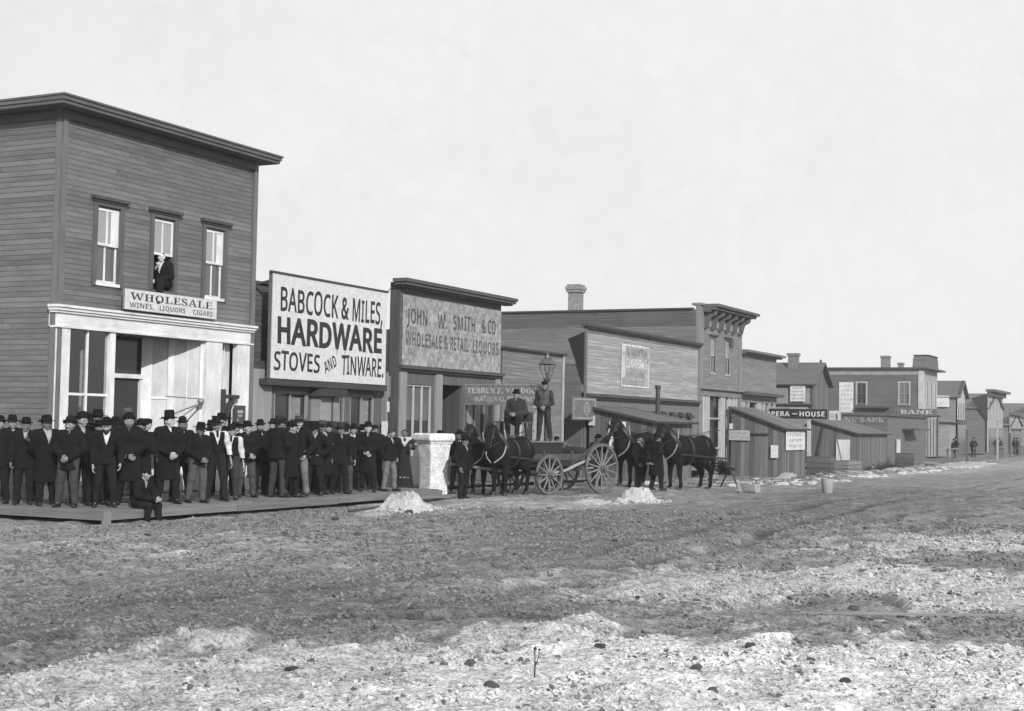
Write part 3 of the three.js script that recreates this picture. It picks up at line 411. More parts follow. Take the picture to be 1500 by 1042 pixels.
{
  const T = thing('gabled_house', 'narrow plank house with a steep gable behind the opera house sign', 'building');
  gableHouse(T, 82.7, 86.3, ZF, -30, 4.62, 5.84, M('wood', 0.22), M('wood', 0.1), M('wood', 0.1));
  for (let i = 0; i < 12; i++) { const u = 82.72 + i * 0.3, h = 4.6 + 1.22 * (1 - Math.abs(u + 0.15 - 84.5) / 1.8); mesh(T, 'plank', box(0.285, h, 0.035, 'y'), vary('wood', 0.11, 0.3, 4)[i % 4], u + 0.15, h / 2, ZF + 0.02); }
  mesh(T, 'eave_shadow_board', box(0.06, 0.1, 8, 'z'), M('wood', 0.04), 82.66, 4.48, -26); mesh(T, 'chimney', merge([moved(box(0.55, 1.0, 0.55, 'y'), 0, 0.3, 0), moved(box(0.66, 0.16, 0.66, 'x'), 0, 0.82, 0)]), M('stone', 0.16), 84.2, 5.6, -23.5);  // dark strip painting in the shade under the eave
  mesh(T, 'finial_board', box(0.14, 0.35, 0.1, 'y'), M('wood', 0.08), 84.5, 5.95, ZF + 0.06);
  mesh(T, 'ledge', box(0.6, 0.1, 3.4, 'z'), M('wood', 0.06), 82.42, 3.42, -23.6); mesh(T, 'name_board', box(0.05, 0.35, 2.6, 'z'), M('paint', 0.22), 82.3, 3.15, -23.4); mesh(T, 'name_board', box(0.04, 0.12, 1.0, 'z'), M('paint', 0.34), 82.27, 3.16, -22.7);
}
// box uv is in metres, so posters get their own 0..1 uv
function uvBox(w, h, d) { return new THREE.BoxGeometry(w, h, d); }
{
  const mk = (label, x, y, z, w, h, ry, seed, o = {}) => { const r = rng(seed); return top('poster', label, 'poster', uvBox(w, h, 0.014), print(Math.round(130 * w / h), 130, (c, W, H) => { c.fillStyle = srgb(o.l ?? 0.55); c.fillRect(0, 0, W, H); if (o.big) o.big.forEach((s, i) => words(c, s, W / 2, H * (i + 0.85) / o.big.length - 3, W * 0.86, H / o.big.length * 0.6, 'sans-serif', srgb(0.12))); else if (o.rows !== 0) scribble(c, W * 0.08, H * 0.06, W * 0.84, H * 0.88, o.rows ?? 4, r, srgb(o.ink ?? 0.22)); }, 0.8, 0.12, seed), x, y, z, ry); };
  const L = -Math.PI / 2;
  mk('square white bill pasted on the side wall of the steep gabled house', 82.55, 4.07, -22.78, 0.9, 0.95, L, 5, { rows: 4 });
  mk('tall white bill high on the dark side wall of the bank building', 115.86, 4.62, -27.98, 1.15, 2.45, L, 6, { rows: 6, ink: 0.35 });
  mk('large white printed bill on the front of the second plank shed', 68.9, 1.41, -19.1, 3.35, 0.92, 0, 7, { rows: 3, l: 0.58 });
  mk('small tall white paper beside the shed corner with the large bill', 66.85, 0.88, -19.55, 0.36, 0.6, L, 8, { rows: 0, l: 0.6 });
  mk('wide grey board sign on the side of the second plank shed', 66.88, 1.62, -21.3, 1.05, 0.48, L, 9, { l: 0.36, rows: 2 });
  mk('tiny white paper above the wide grey board on the shed side', 66.89, 2.05, -21.72, 0.18, 0.27, L, 10, { rows: 0, l: 0.5 });
  mk('white torn bill on the side of the first shed with the stovepipe', 49.72, 1.62, -20.55, 0.66, 1.0, L, 11, { l: 0.62, rows: 3, ink: 0.4 });
  mk('small white notice near the upper back corner of the stovepipe shed', 49.72, 2.15, -21.6, 0.26, 0.36, L, 12, { l: 0.5, rows: 0 });
  mk('white bill on the side wall of the far gabled building', 131.8, 4.7, -23.2, 1.15, 1.0, L, 13, { l: 0.6, rows: 0 });
}
signBoard('opera_house_sign', 'long black board lettered OPERA HOUSE in white sticking out over the walkway', 'sign', 74, 2.775, -20.6, 3.5, 0.52, -Math.PI / 2, print(900, 134, (x, w, h) => { x.fillStyle = srgb(0.012); x.fillRect(0, 0, w, h); words(x, 'OPERA', w * 0.24, h * 0.76, w * 0.38, h * 0.5, 'sans-serif', srgb(0.6)); x.fillStyle = srgb(0.6); x.fillRect(w * 0.47, h * 0.46, w * 0.08, h * 0.09); words(x, 'HOUSE', w * 0.77, h * 0.76, w * 0.4, h * 0.5, 'sans-serif', srgb(0.6)); }, 0.6, 0.1));
top('white_post', 'square white post standing under the long black opera house board', 'post', merge([moved(box(0.16, 2.9, 0.16, 'y'), 0, 1.1, 0), moved(box(0.22, 0.08, 0.22, 'x'), 0, 2.48, 0)]), M('paint', 0.46), 74.15, 0, -19.85);
signBoard('small_sign', 'small white sign with dark panels at the right end of the opera house board', 'sign', 74.4, 2.72, -18.55, 0.62, 0.5, -Math.PI / 2, print(120, 96, (x, w, h) => { x.fillStyle = srgb(0.5); x.fillRect(0, 0, w, h); x.fillStyle = srgb(0.1); x.fillRect(w * 0.55, h * 0.35, 22, h * 0.6); x.fillRect(8, h * 0.34, w * 0.5, 5); x.fillStyle = srgb(0.3); x.fillRect(14, h * 0.5, 34, 24); }, 0.7, 0.15));
signBoard('projecting_sign', 'grey projecting board with two rows of white serif letters beside the street lamp', 'sign', 40.45, 2.88, -20.6, 2.86, 0.66, -Math.PI / 2, print(800, 185, (x, w, h) => { x.fillStyle = srgb(0.14); x.fillRect(0, 0, w, h); words(x, 'TEBBEN F. VALDOUN', w * 0.5, h * 0.43, w * 0.94, h * 0.26, 'serif', srgb(0.42)); words(x, 'NATIONAL BROWNEY', w * 0.52, h * 0.82, w * 0.78, h * 0.24, 'serif', srgb(0.34)); x.fillStyle = srgb(0.3); x.fillRect(0, 0, w, 4); }, 0.8, 0.25, 6));
{ const p = top('white_post', 'white square post with a cap under the outer end of the grey projecting board', 'post', merge([moved(box(0.14, 2.5, 0.14, 'y'), 0, 1.25, 0), moved(box(0.24, 0.08, 0.24, 'x'), 0, 2.5, 0), moved(box(0.05, 2.0, 0.05, 'y'), -0.26, 1.3, 0)]), M('paint', 0.34), 40.5, 0, -19.42); }
// --- sign hut, bank and the houses beyond
{
  const T = thing('sign_hut', 'low dark hut with a lettered band along its side, left of the bank', 'building');
  mesh(T, 'side_wall', box(0.12, 3.3, 8, 'z'), M('wood', 0.1), 100.06, 1.35, -25.3); mesh(T, 'side_wall', box(0.12, 3.3, 8, 'z'), M('wood', 0.1), 113.9, 1.35, -25.3); mesh(T, 'front_wall', box(13.8, 3.3, 0.12, 'x'), M('wood', 0.12), 107, 1.35, -21.36); mesh(T, 'back_wall', box(13.7, 3.3, 0.12, 'x'), M('wood', 0.1), 107, 1.35, -29.2); mesh(T, 'roof', box(14.2, 0.1, 8.3, 'x'), M('wood', 0.08), 107, 3.05, -25.3);
  mesh(T, 'lettered_band', new THREE.PlaneGeometry(3.2, 0.55), print(460, 80, (x, w, h) => { x.fillStyle = srgb(0.09); x.fillRect(0, 0, w, h); words(x, 'NU BARK', w * 0.5, h * 0.78, w * 0.86, h * 0.55, 'serif', srgb(0.26)); }, 0.8, 0.3), 99.985, 2.72, -22.9, -Math.PI / 2);
  mesh(T, 'white_door', box(1.1, 1.75, 0.06, 'y'), M('paint', 0.52), 103.2, 0.5, -21.2); mesh(T, 'stall_canopy', box(4, 0.08, 1.2, 'x'), M('wood', 0.05), 107, 2.1, -20.7);
}
{
  const T = thing('bank_building', 'big dark two-storey bank building with pale frieze and arched parapet', 'building'), x0 = 115.9, x1 = 122, zb = -36, H = 6.95;
  const wo = [[36 - 27.15, 36 - 26.35, 4.1, 5.75], [36 - 23.8, 36 - 22.95, 4.1, 5.75]];
  boardedWall(T, { len: ZF - zb, y0: 0, y1: 6.45, ops: wo, x: x0, z: zb, ry: -Math.PI / 2, mats: vary('wood', 0.1, 0.12, 4), back: M('wood', 0.07), exp: 0.16, seed: 61, name: 'side_wall' });
  mesh(T, 'frieze_board', box(0.16, 0.46, ZF - zb, 'z'), M('paint', 0.25), x0 + 0.06, 6.68, (ZF + zb) / 2); mesh(T, 'eave', box(0.7, 0.12, ZF - zb + 0.5, 'z'), M('wood', 0.06), x0 + 0.05, 6.97, (ZF + zb) / 2 + 0.2);
  mesh(T, 'front_wall', box(x1 - x0, H, 0.12, 'x'), M('paint', 0.3), (x0 + x1) / 2, H / 2, ZF + 0.02); mesh(T, 'corner_board', box(0.5, H - 0.3, 0.06, 'y'), M('paint', 0.42), x0 + 0.2, H / 2, ZF + 0.1); mesh(T, 'corner_board', box(0.06, H - 0.3, 0.35, 'y'), M('paint', 0.42), x0 - 0.05, H / 2, ZF - 0.1);
  shell(T, x0, x1, ZF - 0.05, zb, H, M('wood', 0.1), { leftLap: true });
  for (const [a, b, c, d] of wo) { const dk = a < 10; sashWindow(T, x0 - 0.01, c, d, b - a - 0.1, zb + (a + b) / 2, { ry: -Math.PI / 2, casing: M('paint', 0.34), frame: M('paint', dk ? 0.1 : 0.25), upper: dk ? darkGlass : M('plain', 0.14, 0.2), lower: dk ? darkGlass : M('plain', 0.14, 0.2), hood: false, cas: 0.12 }); }
  mesh(T, 'window_ledge', box(0.5, 0.12, 2.6, 'z'), M('wood', 0.05), x0 - 0.22, 3.82, -25.8);
  mesh(T, 'parapet', prism([[1.0, 0], [6.2, 0], [6.1, 0.75], [5.6, 1.05], [1.8, 1.05], [1.2, 0.8]], 1.1), M('wood', 0.11), x0, 7.0, ZF - 0.95); mesh(T, 'cornice', box(x1 - x0 + 0.8, 0.14, 0.7, 'x'), M('wood', 0.09), (x0 + x1) / 2 + 0.3, 6.96, ZF + 0.3); mesh(T, 'parapet_cap', box(4.2, 0.08, 1.25, 'x'), M('wood', 0.07), x0 + 3.7, 8.09, ZF - 0.4);
  for (const [x, z, w, h] of [[116.3, -25, 0.65, 1.0], [116.3, -23.8, 0.38, 0.45]]) mesh(T, 'chimney', merge([moved(box(w, h, w, 'y'), 0, h / 2, 0), moved(box(w + 0.12, 0.14, w + 0.12, 'x'), 0, h - 0.1, 0)]), M('stone', 0.18), x + 0.3, 7.0, z);
  for (let i = 0; i < 3; i++) { const w = mesh(T, 'window', box(0.9, 1.9, 0.04, 'y'), darkGlass, x0 + 1.6 + i * 1.7, 5.0, ZF + 0.09); for (const s of [-1, 1]) mesh(w, 'frame', box(0.1, 1.9, 0.06, 'y'), M('paint', 0.45), s * 0.45, 0, 0.03); }
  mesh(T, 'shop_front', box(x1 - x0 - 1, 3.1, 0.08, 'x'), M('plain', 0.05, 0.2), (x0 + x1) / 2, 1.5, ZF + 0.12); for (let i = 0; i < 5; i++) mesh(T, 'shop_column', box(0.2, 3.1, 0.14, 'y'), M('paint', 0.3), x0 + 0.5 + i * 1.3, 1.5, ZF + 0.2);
}
{
  const T = signBoard('bank_sign', 'pale lettered board over a dark awning at the corner of the bank building', 'sign', 115, 3.5, -22.25, 3.2, 0.5, -Math.PI / 2, print(420, 66, (x, w, h) => { x.fillStyle = srgb(0.1); x.fillRect(0, 0, w, h); words(x, 'BANK', w * 0.5, h * 0.82, w * 0.8, h * 0.62, 'serif', srgb(0.46)); }, 0.7, 0.2));
  mesh(T, 'awning', prism([[-1.7, 0], [1.75, 0], [1.75, -0.1], [-1.5, -0.32]], 0.9), M('wood', 0.04), 0, -0.26, -0.8); mesh(T, 'small_sign', box(1.3, 0.5, 0.05, 'x'), M('paint', 0.36), -0.1, -1.05, -0.3); mesh(T, 'awning_post', box(0.1, 3.3, 0.1, 'y'), M('wood', 0.06), 1.6, -1.9, -0.2);
}
{
  const T = thing('far_gabled_building', 'gabled building with a white front just beyond the bank', 'building'); gableHouse(T, 132, 136.4, ZF, -32, 5.1, 6.5, M('wood', 0.2), M('wood', 0.1), M('paint', 0.4));
  mesh(T, 'side_lean_to', box(3, 2.9, 5, 'z'), M('wood', 0.26), 130.4, 1.3, -24.6); mesh(T, 'lean_to_roof', box(3.4, 0.1, 5.4, 'z'), M('wood', 0.05), 130.4, 2.8, -24.5); for (const u of [0.9, 2.2, 3.5]) mesh(T, 'window', box(0.6, 1.4, 0.06, 'y'), midGlass, 132 + u, 3.9, ZF + 0.02);
  mesh(T, 'barge_board', merge([beam(V(134.2, 6.6, -21.85), V(131.8, 5.05, -21.85), 0.1, 0.25), beam(V(134.2, 6.6, -21.85), V(136.6, 5.05, -21.85), 0.1, 0.25)]), M('wood', 0.04));
  mesh(T, 'shop_front', box(4.2, 2.7, 0.08, 'x'), M('plain', 0.1, 0.2), 134.2, 1.3, ZF + 0.05); mesh(T, 'shop_board', box(4.4, 0.4, 0.1, 'x'), M('wood', 0.08), 134.2, 2.9, ZF + 0.1);
}
{
  const T = thing('far_false_front', 'distant false front building with a dark triangular panel and a heavy cornice', 'building'), x0 = 149.8, x1 = 160;
  mesh(T, 'front_wall', box(x1 - x0, 6.1, 0.12, 'x'), M('paint', 0.32), (x0 + x1) / 2, 3.05, ZF); mesh(T, 'cornice', merge([moved(box(x1 - x0 + 1, 0.25, 0.9, 'x'), 0.3, 6.2, 0.3), moved(box(x1 - x0 + 0.4, 0.4, 0.4, 'x'), 0.1, 5.85, 0.16)]), M('wood', 0.09), (x0 + x1) / 2, 0, ZF);
  gableHouse(T, x0 + 0.2, x1, ZF - 0.1, -36, 4.4, 5.9, M('wood', 0.13), M('wood', 0.12), M('wood', 0.12)); mesh(T, 'dark_triangle', prism([[0, 0], [1.6, 2.2], [0, 2.7]], 0.1).clone().rotateY(Math.PI / 2), M('wood', 0.03), x0 - 0.04, 3.2, ZF);  // dark triangular panel standing behind the left edge of the front
  for (let i = 0; i < 4; i++) mesh(T, 'window', box(0.9, 1.7, 0.06, 'y'), midGlass, x0 + 1.4 + i * 2.4, 4.3, ZF + 0.05); mesh(T, 'shop_front', box(x1 - x0 - 0.6, 2.5, 0.08, 'x'), M('plain', 0.1, 0.2), (x0 + x1) / 2, 1.2, ZF + 0.06);
}
for (const [x0, w, h, l, lab] of [[166, 9, 4.4, 0.3, 'pale low false front in the far distance past the heavy cornice'], [182, 12, 6.0, 0.38, 'pale two-storey house at the far right end of the street'], [203, 10, 5.2, 0.26, 'grey far house last but one at the right edge'], [222, 14, 6.6, 0.34, 'farthest pale building closing the street at the right edge']]) {
  const T = thing('distant_house', lab, 'building', x0, -0.3, ZF); mesh(T, 'front_wall', box(w, h, 0.15, 'x'), M('paint', l), w / 2, h / 2, 0); gableHouse(T, 0.1, w - 0.1, -0.1, -12, h * 0.7, h * 0.98, M('wood', l * 0.6), M('wood', 0.12), M('wood', 0.15)); mesh(T, 'cornice', box(w + 0.6, 0.3, 0.6, 'x'), M('wood', 0.1), w / 2, h, 0.2);
  for (let i = 0; i < Math.floor(w / 2.4); i++) { const wi = mesh(T, 'window', box(0.9, 1.6, 0.08, 'y'), midGlass, 1.3 + i * 2.3, h * 0.66, 0.06); mesh(wi, 'frame', box(1.1, 0.12, 0.1, 'x'), M('paint', 0.45), 0, 0.82, 0.01); } mesh(T, 'shop_front', box(w - 0.6, 2.4, 0.1, 'x'), M('plain', 0.08, 0.2), w / 2, 1.3, 0.05); mesh(T, 'awning', box(w, 0.08, 2.4, 'x'), M('wood', 0.09), w / 2, 2.75, 1.2);
}
// --- plank sheds standing out over the walkway
function plankShed(label, x0, x1, zb, zf, yb, yf, y0, l, seed, group) {
  const T = thing('plank_shed', label, 'shed', 0, 0, 0, 0), r = rng(seed), m = vary('wood', l, 0.4, 7), n = Math.round((zf - zb) / 0.24), e = (zf - zb) / n, n2 = Math.round((x1 - x0) / 0.27), e2 = (x1 - x0) / n2;
  for (const X of [x0, x1]) for (let i = 0; i < n; i++) { const z = zb + (i + 0.5) * e, h = lerp(yb, yf, (i + 0.5) / n) - y0; mesh(T, 'plank', box(0.032, h - 0.02, e - 0.012, 'y'), m[Math.floor(r() * 7)], X + (r() - 0.5) * 0.02, y0 + h / 2 - 0.03 * r(), z); }
  for (let i = 0; i < n2; i++) mesh(T, 'plank', box(e2 - 0.012, yf - y0 - 0.04, 0.032, 'y'), m[Math.floor(r() * 7)], x0 + (i + 0.5) * e2, y0 + (yf - y0) / 2 - 0.03 * r(), zf + (r() - 0.5) * 0.02);
  const a = V(0, yb, zb - 0.1), b = V(0, yf, zf), d = b.clone().sub(a); b.add(d.clone().normalize().multiplyScalar(0.22));
  const nr = Math.max(8, Math.round((x1 - x0) / 0.3)), er = (x1 - x0 + 0.3) / nr, dl = b.clone().sub(a);
  for (let i = 0; i < nr; i++) { const q = mesh(T, 'roof_board', box(er - 0.01, 0.03, dl.length(), 'z'), vary('wood', l * 0.95, 0.35, 5)[Math.floor(r() * 5)], x0 - 0.15 + (i + 0.5) * er, (a.y + b.y) / 2 + 0.045 + r() * 0.012, (a.z + b.z) / 2); q.rotation.x = -Math.atan2(dl.y, dl.z); }
  const ed = mesh(T, 'roof_edge', box(0.05, 0.09, dl.length(), 'z'), M('wood', 0.03), x0 - 0.18, (a.y + b.y) / 2 + 0.02, (a.z + b.z) / 2); ed.rotation.x = -Math.atan2(dl.y, dl.z); mesh(T, 'roof_edge', box(x1 - x0 + 0.3, 0.08, 0.04, 'x'), M('wood', 0.03), (x0 + x1) / 2, b.y + 0.02, b.z + 0.02);
  return T;
}
{
  const A = plankShed('plank lean-to shed with a black stovepipe in front of the clothing store', 49.85, 54.1, -21.75, -19.2, 2.66, 2.14, -0.15, 0.1, 71);
  mesh(A, 'stovepipe', merge([new THREE.CylinderGeometry(0.09, 0.09, 1.3, 12), moved(new THREE.CylinderGeometry(0.12, 0.12, 0.14, 12), 0, 0.65, 0)]), M('iron', 0.05), 54.0, 2.9, -20.6);
  mesh(A, 'shed_window', box(0.04, 0.45, 0.9, 'z'), M('plain', 0.02, 0.2), 49.8, 1.35, -21.0);
  const B = plankShed('plank lean-to shed covered with white bills, in front of the low store', 67.0, 71.1, -21.75, -19.2, 2.95, 2.0, -0.45, 0.125, 72); mesh(B, 'door_hood', box(0.12, 0.06, 0.9, 'z'), M('wood', 0.05), 66.9, 1.72, -20.3);
  const C = plankShed('long low plank shed below the bank, right of the opera house post', 81.2, 89.8, -21.75, -19.15, 2.55, 1.8, -0.5, 0.12, 73); mesh(C, 'white_door', uvBox(0.05, 1.65, 0.78), M('paint', 0.56), 81.1, 0.6, -19.75); mesh(C, 'leaning_board', beam(V(81.0, -0.3, -21.3), V(81.1, 2.1, -20.9), 0.06, 0.1), M('wood', 0.05));
}
// ---------------------------------------------------------------- ground and boardwalk
const SNOW = {
  A: [[7.7, -8.3], [9.0, -8.2], [10.1, -7.8], [10.9, -6.4], [12.2, -6.0], [12.4, -5.1], [12.5, -3.8], [13.5, -2.9], [13.9, -1.4], [14.4, 3], [4, 3], [4, -8.5]],
  B: [[15.9, -7.2], [18.8, -6.8], [21.0, -5.5], [22.2, -2.2], [22.5, 1.5], [16.5, 1.5], [16.4, -1.6], [16.5, -3.5], [14.8, -5.0], [14.7, -6.1]],
  C: [[24.5, -6.4], [28.6, -5.4], [33.5, -3.3], [35, 0], [25, 0], [24.3, -2.4], [23.5, -3.9], [23.1, -5.4]],
  D: [[17.8, -19.5], [18.8, -17.1], [19.4, -14.1], [17.7, -11.9], [15.3, -12.2], [15.3, -14.6], [14.6, -15.9]],
  E: [[69.4, -16.7], [86.5, -18.4], [139.5, -15.7], [139.5, -13], [101.0, -11.5], [73.5, -14.5]],
  F: [[30, -18.2], [33.5, -18], [35.7, -13.6], [32.5, -12.4], [28.9, -14.6], [26.6, -15.6], [27.2, -16.9]],
};
const RUTS = [[[17.2, -8.7], [17.9, -8.2], [19.5, -7.5], [25.2, -7.4], [35.8, -6.8], [44.9, -5.2]], [[8.7, -9.5], [9.8, -9.1], [11.8, -7.9], [12.7, -6.7]], [[22.3, -6], [22.6, -4.8], [23.5, -3.2]], [[25, -7.8], [36.2, -8.3], [63.1, -8.6], [80, -8.4]], [[12.1, -7.4], [13.9, -5.6], [16.1, -4.5]], [[9.8, -10.7], [12, -9.8], [16, -9]]];
const WET = [[11.0, -12.0], [14.0, -11.2], [14.7, -7.8], [13.7, -5.7], [11.3, -6.7], [10.3, -8.2], [8.4, -9.1]], WET2 = [[25.8, -14.5], [32.3, -12.5], [61.1, -13.0], [79.5, -9.9], [41.6, -5.1], [25.6, -7.2], [18.4, -7.9], [16.2, -9.2]];
function sd(poly, x, z) {                                  // signed distance, positive inside
  let d = 1e9, ins = false;
  for (let i = 0, j = poly.length - 1; i < poly.length; j = i++) { const [ax, az] = poly[j], [bx, bz] = poly[i], ex = bx - ax, ez = bz - az, t = clamp(((x - ax) * ex + (z - az) * ez) / (ex * ex + ez * ez)), dx = x - ax - ex * t, dz = z - az - ez * t; d = Math.min(d, dx * dx + dz * dz); if ((az > z) !== (bz > z) && x < (ex * (z - az)) / ez + ax) ins = !ins; }
  return (ins ? 1 : -1) * Math.sqrt(d);
}
const baseY = (x) => -0.36 * sstep(42, 62, x);
function groundAt(x, z) {
  const big = fbm(x * 0.35, z * 0.8, 3, 201) - 0.5, n = fbm(x * 0.55 + 9, z * 1.6, 4, 211) - 0.5, near = x < 60;
  let snow = 0, dirt = 0;
  const n5 = x < 42 ? fbm(x * 2.2, z * 3.4, 4, 215) - 0.5 : 0; const put = (p, str, soft, warp) => { const s = sstep(-soft * 1.3, soft * 1.3, sd(p, x, z) + n * warp + n5 * 1.6); if (s * str > snow) snow = s * str; };
  if (x < 26) { put(SNOW.A, 1, 0.5, 2.6); put(SNOW.B, 0.72, 0.7, 3.4); put(SNOW.D, 0.5, 1.2, 3); } if (x > 18 && x < 42) { put(SNOW.C, 0.7, 0.9, 4); put(SNOW.F, 0.55, 0.5, 2.6); } if (x > 60) put(SNOW.E, 0.6, 1.5, 5);
  const wet = near ? Math.max(sstep(-1.2, 1.2, sd(WET, x, z) + n * 3), 0.8 * sstep(-2, 2, sd(WET2, x, z) + n * 5)) : 0.4;
  let y = baseY(x), col;
  const fine = near ? fbm(x * 7, z * 7, 3, 221) : 0.5, mid = fbm(x * 1.9, z * 2.6, 4, 231), rut = fbm(x * 0.22 + z * 0.09, z * 3.1 - x * 0.5, 3, 241);
  y += big * 0.16 + (mid - 0.5) * 0.07 + (fine - 0.5) * 0.045 + (1 - Math.abs(rut * 2 - 1)) * 0.05 * wet;
  let rutD = 9; if (x > 7 && x < 82 && z > -12) for (const q of RUTS) for (let i = 0; i + 1 < q.length; i++) { const [ax, az] = q[i], ex = q[i + 1][0] - ax, ez = q[i + 1][1] - az, t = clamp(((x - ax) * ex + (z - az) * ez) / (ex * ex + ez * ez)), d = Math.hypot(x - ax - ex * t, z - az - ez * t); if (d < rutD) rutD = d; }
  const track = sstep(0.26, 0.04, Math.abs(rutD) + n * 0.18) + 0.9 * sstep(0.22, 0, Math.abs(rutD - 1.3 + n * 0.5)); y -= 0.075 * track - 0.03 * sstep(0.25, 0.05, Math.abs(rutD - 0.42));
  const crumb = near ? fbm(x * 2.6, z * 2.9, 4, 251) : 0.5, lumpy = 1 - Math.abs(2 * fbm(x * 1.3, z * 1.5, 4, 261) - 1);
  const cov = 0.42 * crumb + 0.42 * fbm(x * 8, z * 8, 4, 255) + 0.16 * (1 - lumpy), m = snow * (1 - 0.75 * clamp(track)) * sstep(-0.08, 0.12, snow * 0.74 - cov);
  y += m * (0.012 + 0.035 * lumpy * snow + 0.05 * crumb) + (x < 17 ? 0.022 * (fbm(x * 19, z * 19, 2, 257) - 0.5) * (0.5 + m) : 0);
  const bw = sstep(1.6, 0.3, Math.max(20.3 - x, x - 33.4, z + 18.55, -30 - z)); y = lerp(y, baseY(x) - 0.035 + (fine - 0.5) * 0.04 + (mid - 0.5) * 0.09, bw);
  const streak = fbm(x * 0.5 + z * 0.2, z * 7 - x * 1.2, 3, 271);
  const mud = (1 - 0.68 * clamp(track)) * (near ? 0.72 + 0.75 * (fbm(x * 14, z * 14, 2, 291) - 0.12) : 1.05) * 0.172 * (1 - 0.42 * wet) * (0.7 + 0.6 * mid) * (0.7 + 0.6 * fine) * (0.6 + 0.8 * streak), frost = near ? 0.16 * sstep(0.58, 0.75, fbm(x * 1.4 + 30, z * 3 + 7, 4, 281)) * (1 - wet) : 0.04;
  col = lerp(mud + frost * 0.6 + snow * 0.1, (x < 26 ? lerp(0.33, 0.5, sstep(-7.4, -3.6, z)) : 0.4) * (0.66 + 0.62 * crumb) * (0.7 + 0.6 * fine), m * (0.5 + 0.5 * snow));
  return [y, col, m * (1 - 0.8 * clamp(track)), track];
}
{
  const seg = (a, b, s) => { const n = Math.round((b - a) / s); return Array.from({ length: n }, (_, i) => a + (i * (b - a)) / n); };
  const xs = [-1500, -600, -200, -80, -30, ...seg(-10, 6, 1.6), ...seg(6, 15, 0.04), ...seg(15, 24, 0.065), ...seg(24, 42, 0.13), ...seg(42, 80, 0.4), ...seg(80, 260, 2.5), 260, 320, 420, 600, 900, 1500, 3000];
  const zs = [-3000, -1500, -800, -400, -200, -120, -80, -60, ...seg(-45, -23, 2), ...seg(-23, -17, 0.13), ...seg(-17, -9, 0.075), ...seg(-9, 0, 0.045), 0, 0.3, 0.8, 1.6, 3, 6, 12, 30, 80, 200, 600, 1500, 3000];
  const nx = xs.length, nz = zs.length, P = new Float32Array(nx * nz * 3), C = new Float32Array(nx * nz * 3), U = new Float32Array(nx * nz * 2), I = [];
  for (let j = 0; j < nz; j++) for (let i = 0; i < nx; i++) { const k = j * nx + i, [y, c] = groundAt(xs[i], zs[j]); P.set([xs[i], y, zs[j]], k * 3); C.set([c / 0.64, c / 0.64, c / 0.64], k * 3); U.set([xs[i], zs[j]], k * 2); if (i + 1 < nx && j + 1 < nz) I.push(k, k + nx, k + 1, k + 1, k + nx, k + nx + 1); }
  const g = new THREE.BufferGeometry(); g.setAttribute('position', new THREE.BufferAttribute(P, 3)); g.setAttribute('color', new THREE.BufferAttribute(C, 3)); g.setAttribute('uv', new THREE.BufferAttribute(U, 2)); g.setIndex(I); g.computeVertexNormals();
  structure('ground', g, new THREE.MeshStandardMaterial({ vertexColors: true, map: T_ground, bumpMap: T_ground, bumpScale: 0.014, roughness: 0.95 }));
}
const BW = 0.22;                                            // top of the boardwalk
{
  const G = new THREE.Group(); G.name = 'boardwalk'; G.userData.kind = 'structure'; scene.add(G); const m = vary('wood', 0.15, 0.3, 6), r = rng(91);
  for (let i = 0; i < 60; i++) mesh(G, 'plank', box(0.198, 0.05, 3.2, 'z'), m[Math.floor(r() * 6)], 20.5 + i * 0.21, BW - 0.025 + (r() - 0.5) * 0.012, -20.28 + (r() - 0.5) * 0.05);
  for (let i = 0; i < 34; i++) mesh(G, 'plank', box(2.0, 0.05, 0.2, 'x'), m[Math.floor(r() * 6)], 21.4, BW - 0.022 + (r() - 0.5) * 0.012, -22.0 - i * 0.215);
  const fm = vary('wood', 0.18, 0.3, 4);
  for (const [a, b, dy] of [[20.4, 24.3, 0], [24.32, 28.1, -0.01], [28.12, 31.2, 0.005], [31.22, 33.0, -0.02]]) mesh(G, 'fascia_plank', box(b - a, 0.17, 0.05, 'x'), fm[Math.floor(r() * 4)], (a + b) / 2, 0.13 + dy, -18.6);
  for (const [a, b] of [[-29, -25.5], [-25.48, -22.2], [-22.18, -18.6]]) mesh(G, 'fascia_plank', box(0.05, 0.17, b - a, 'z'), fm[Math.floor(r() * 4)], 20.38, 0.13, (a + b) / 2);
  for (const z of [-19, -20.4, -21.6]) mesh(G, 'joist', box(12.4, 0.14, 0.1, 'x'), M('wood', 0.05), 26.7, 0.1, z);
  mesh(G, 'loose_plank', box(3.2, 0.05, 0.25, 'x'), fm[1], 31.6, 0.06, -18.3, 0.06); mesh(G, 'end_post', box(0.12, 0.25, 0.12, 'y'), fm[2], 20.42, 0.09, -18.58);
  for (let i = 0; i < 66; i++) mesh(G, 'plank', box(0.23, 0.05, 1.5, 'z'), m[Math.floor(r() * 6)], 33.4 + i * 0.245, 0.12 + baseY(33.4 + i * 0.245) + (r() - 0.5) * 0.01, -21.15);
  mesh(G, 'far_deck', box(110, 0.15, 2.6, 'x'), M('wood', 0.14), 150, -0.26, -20.6);
}
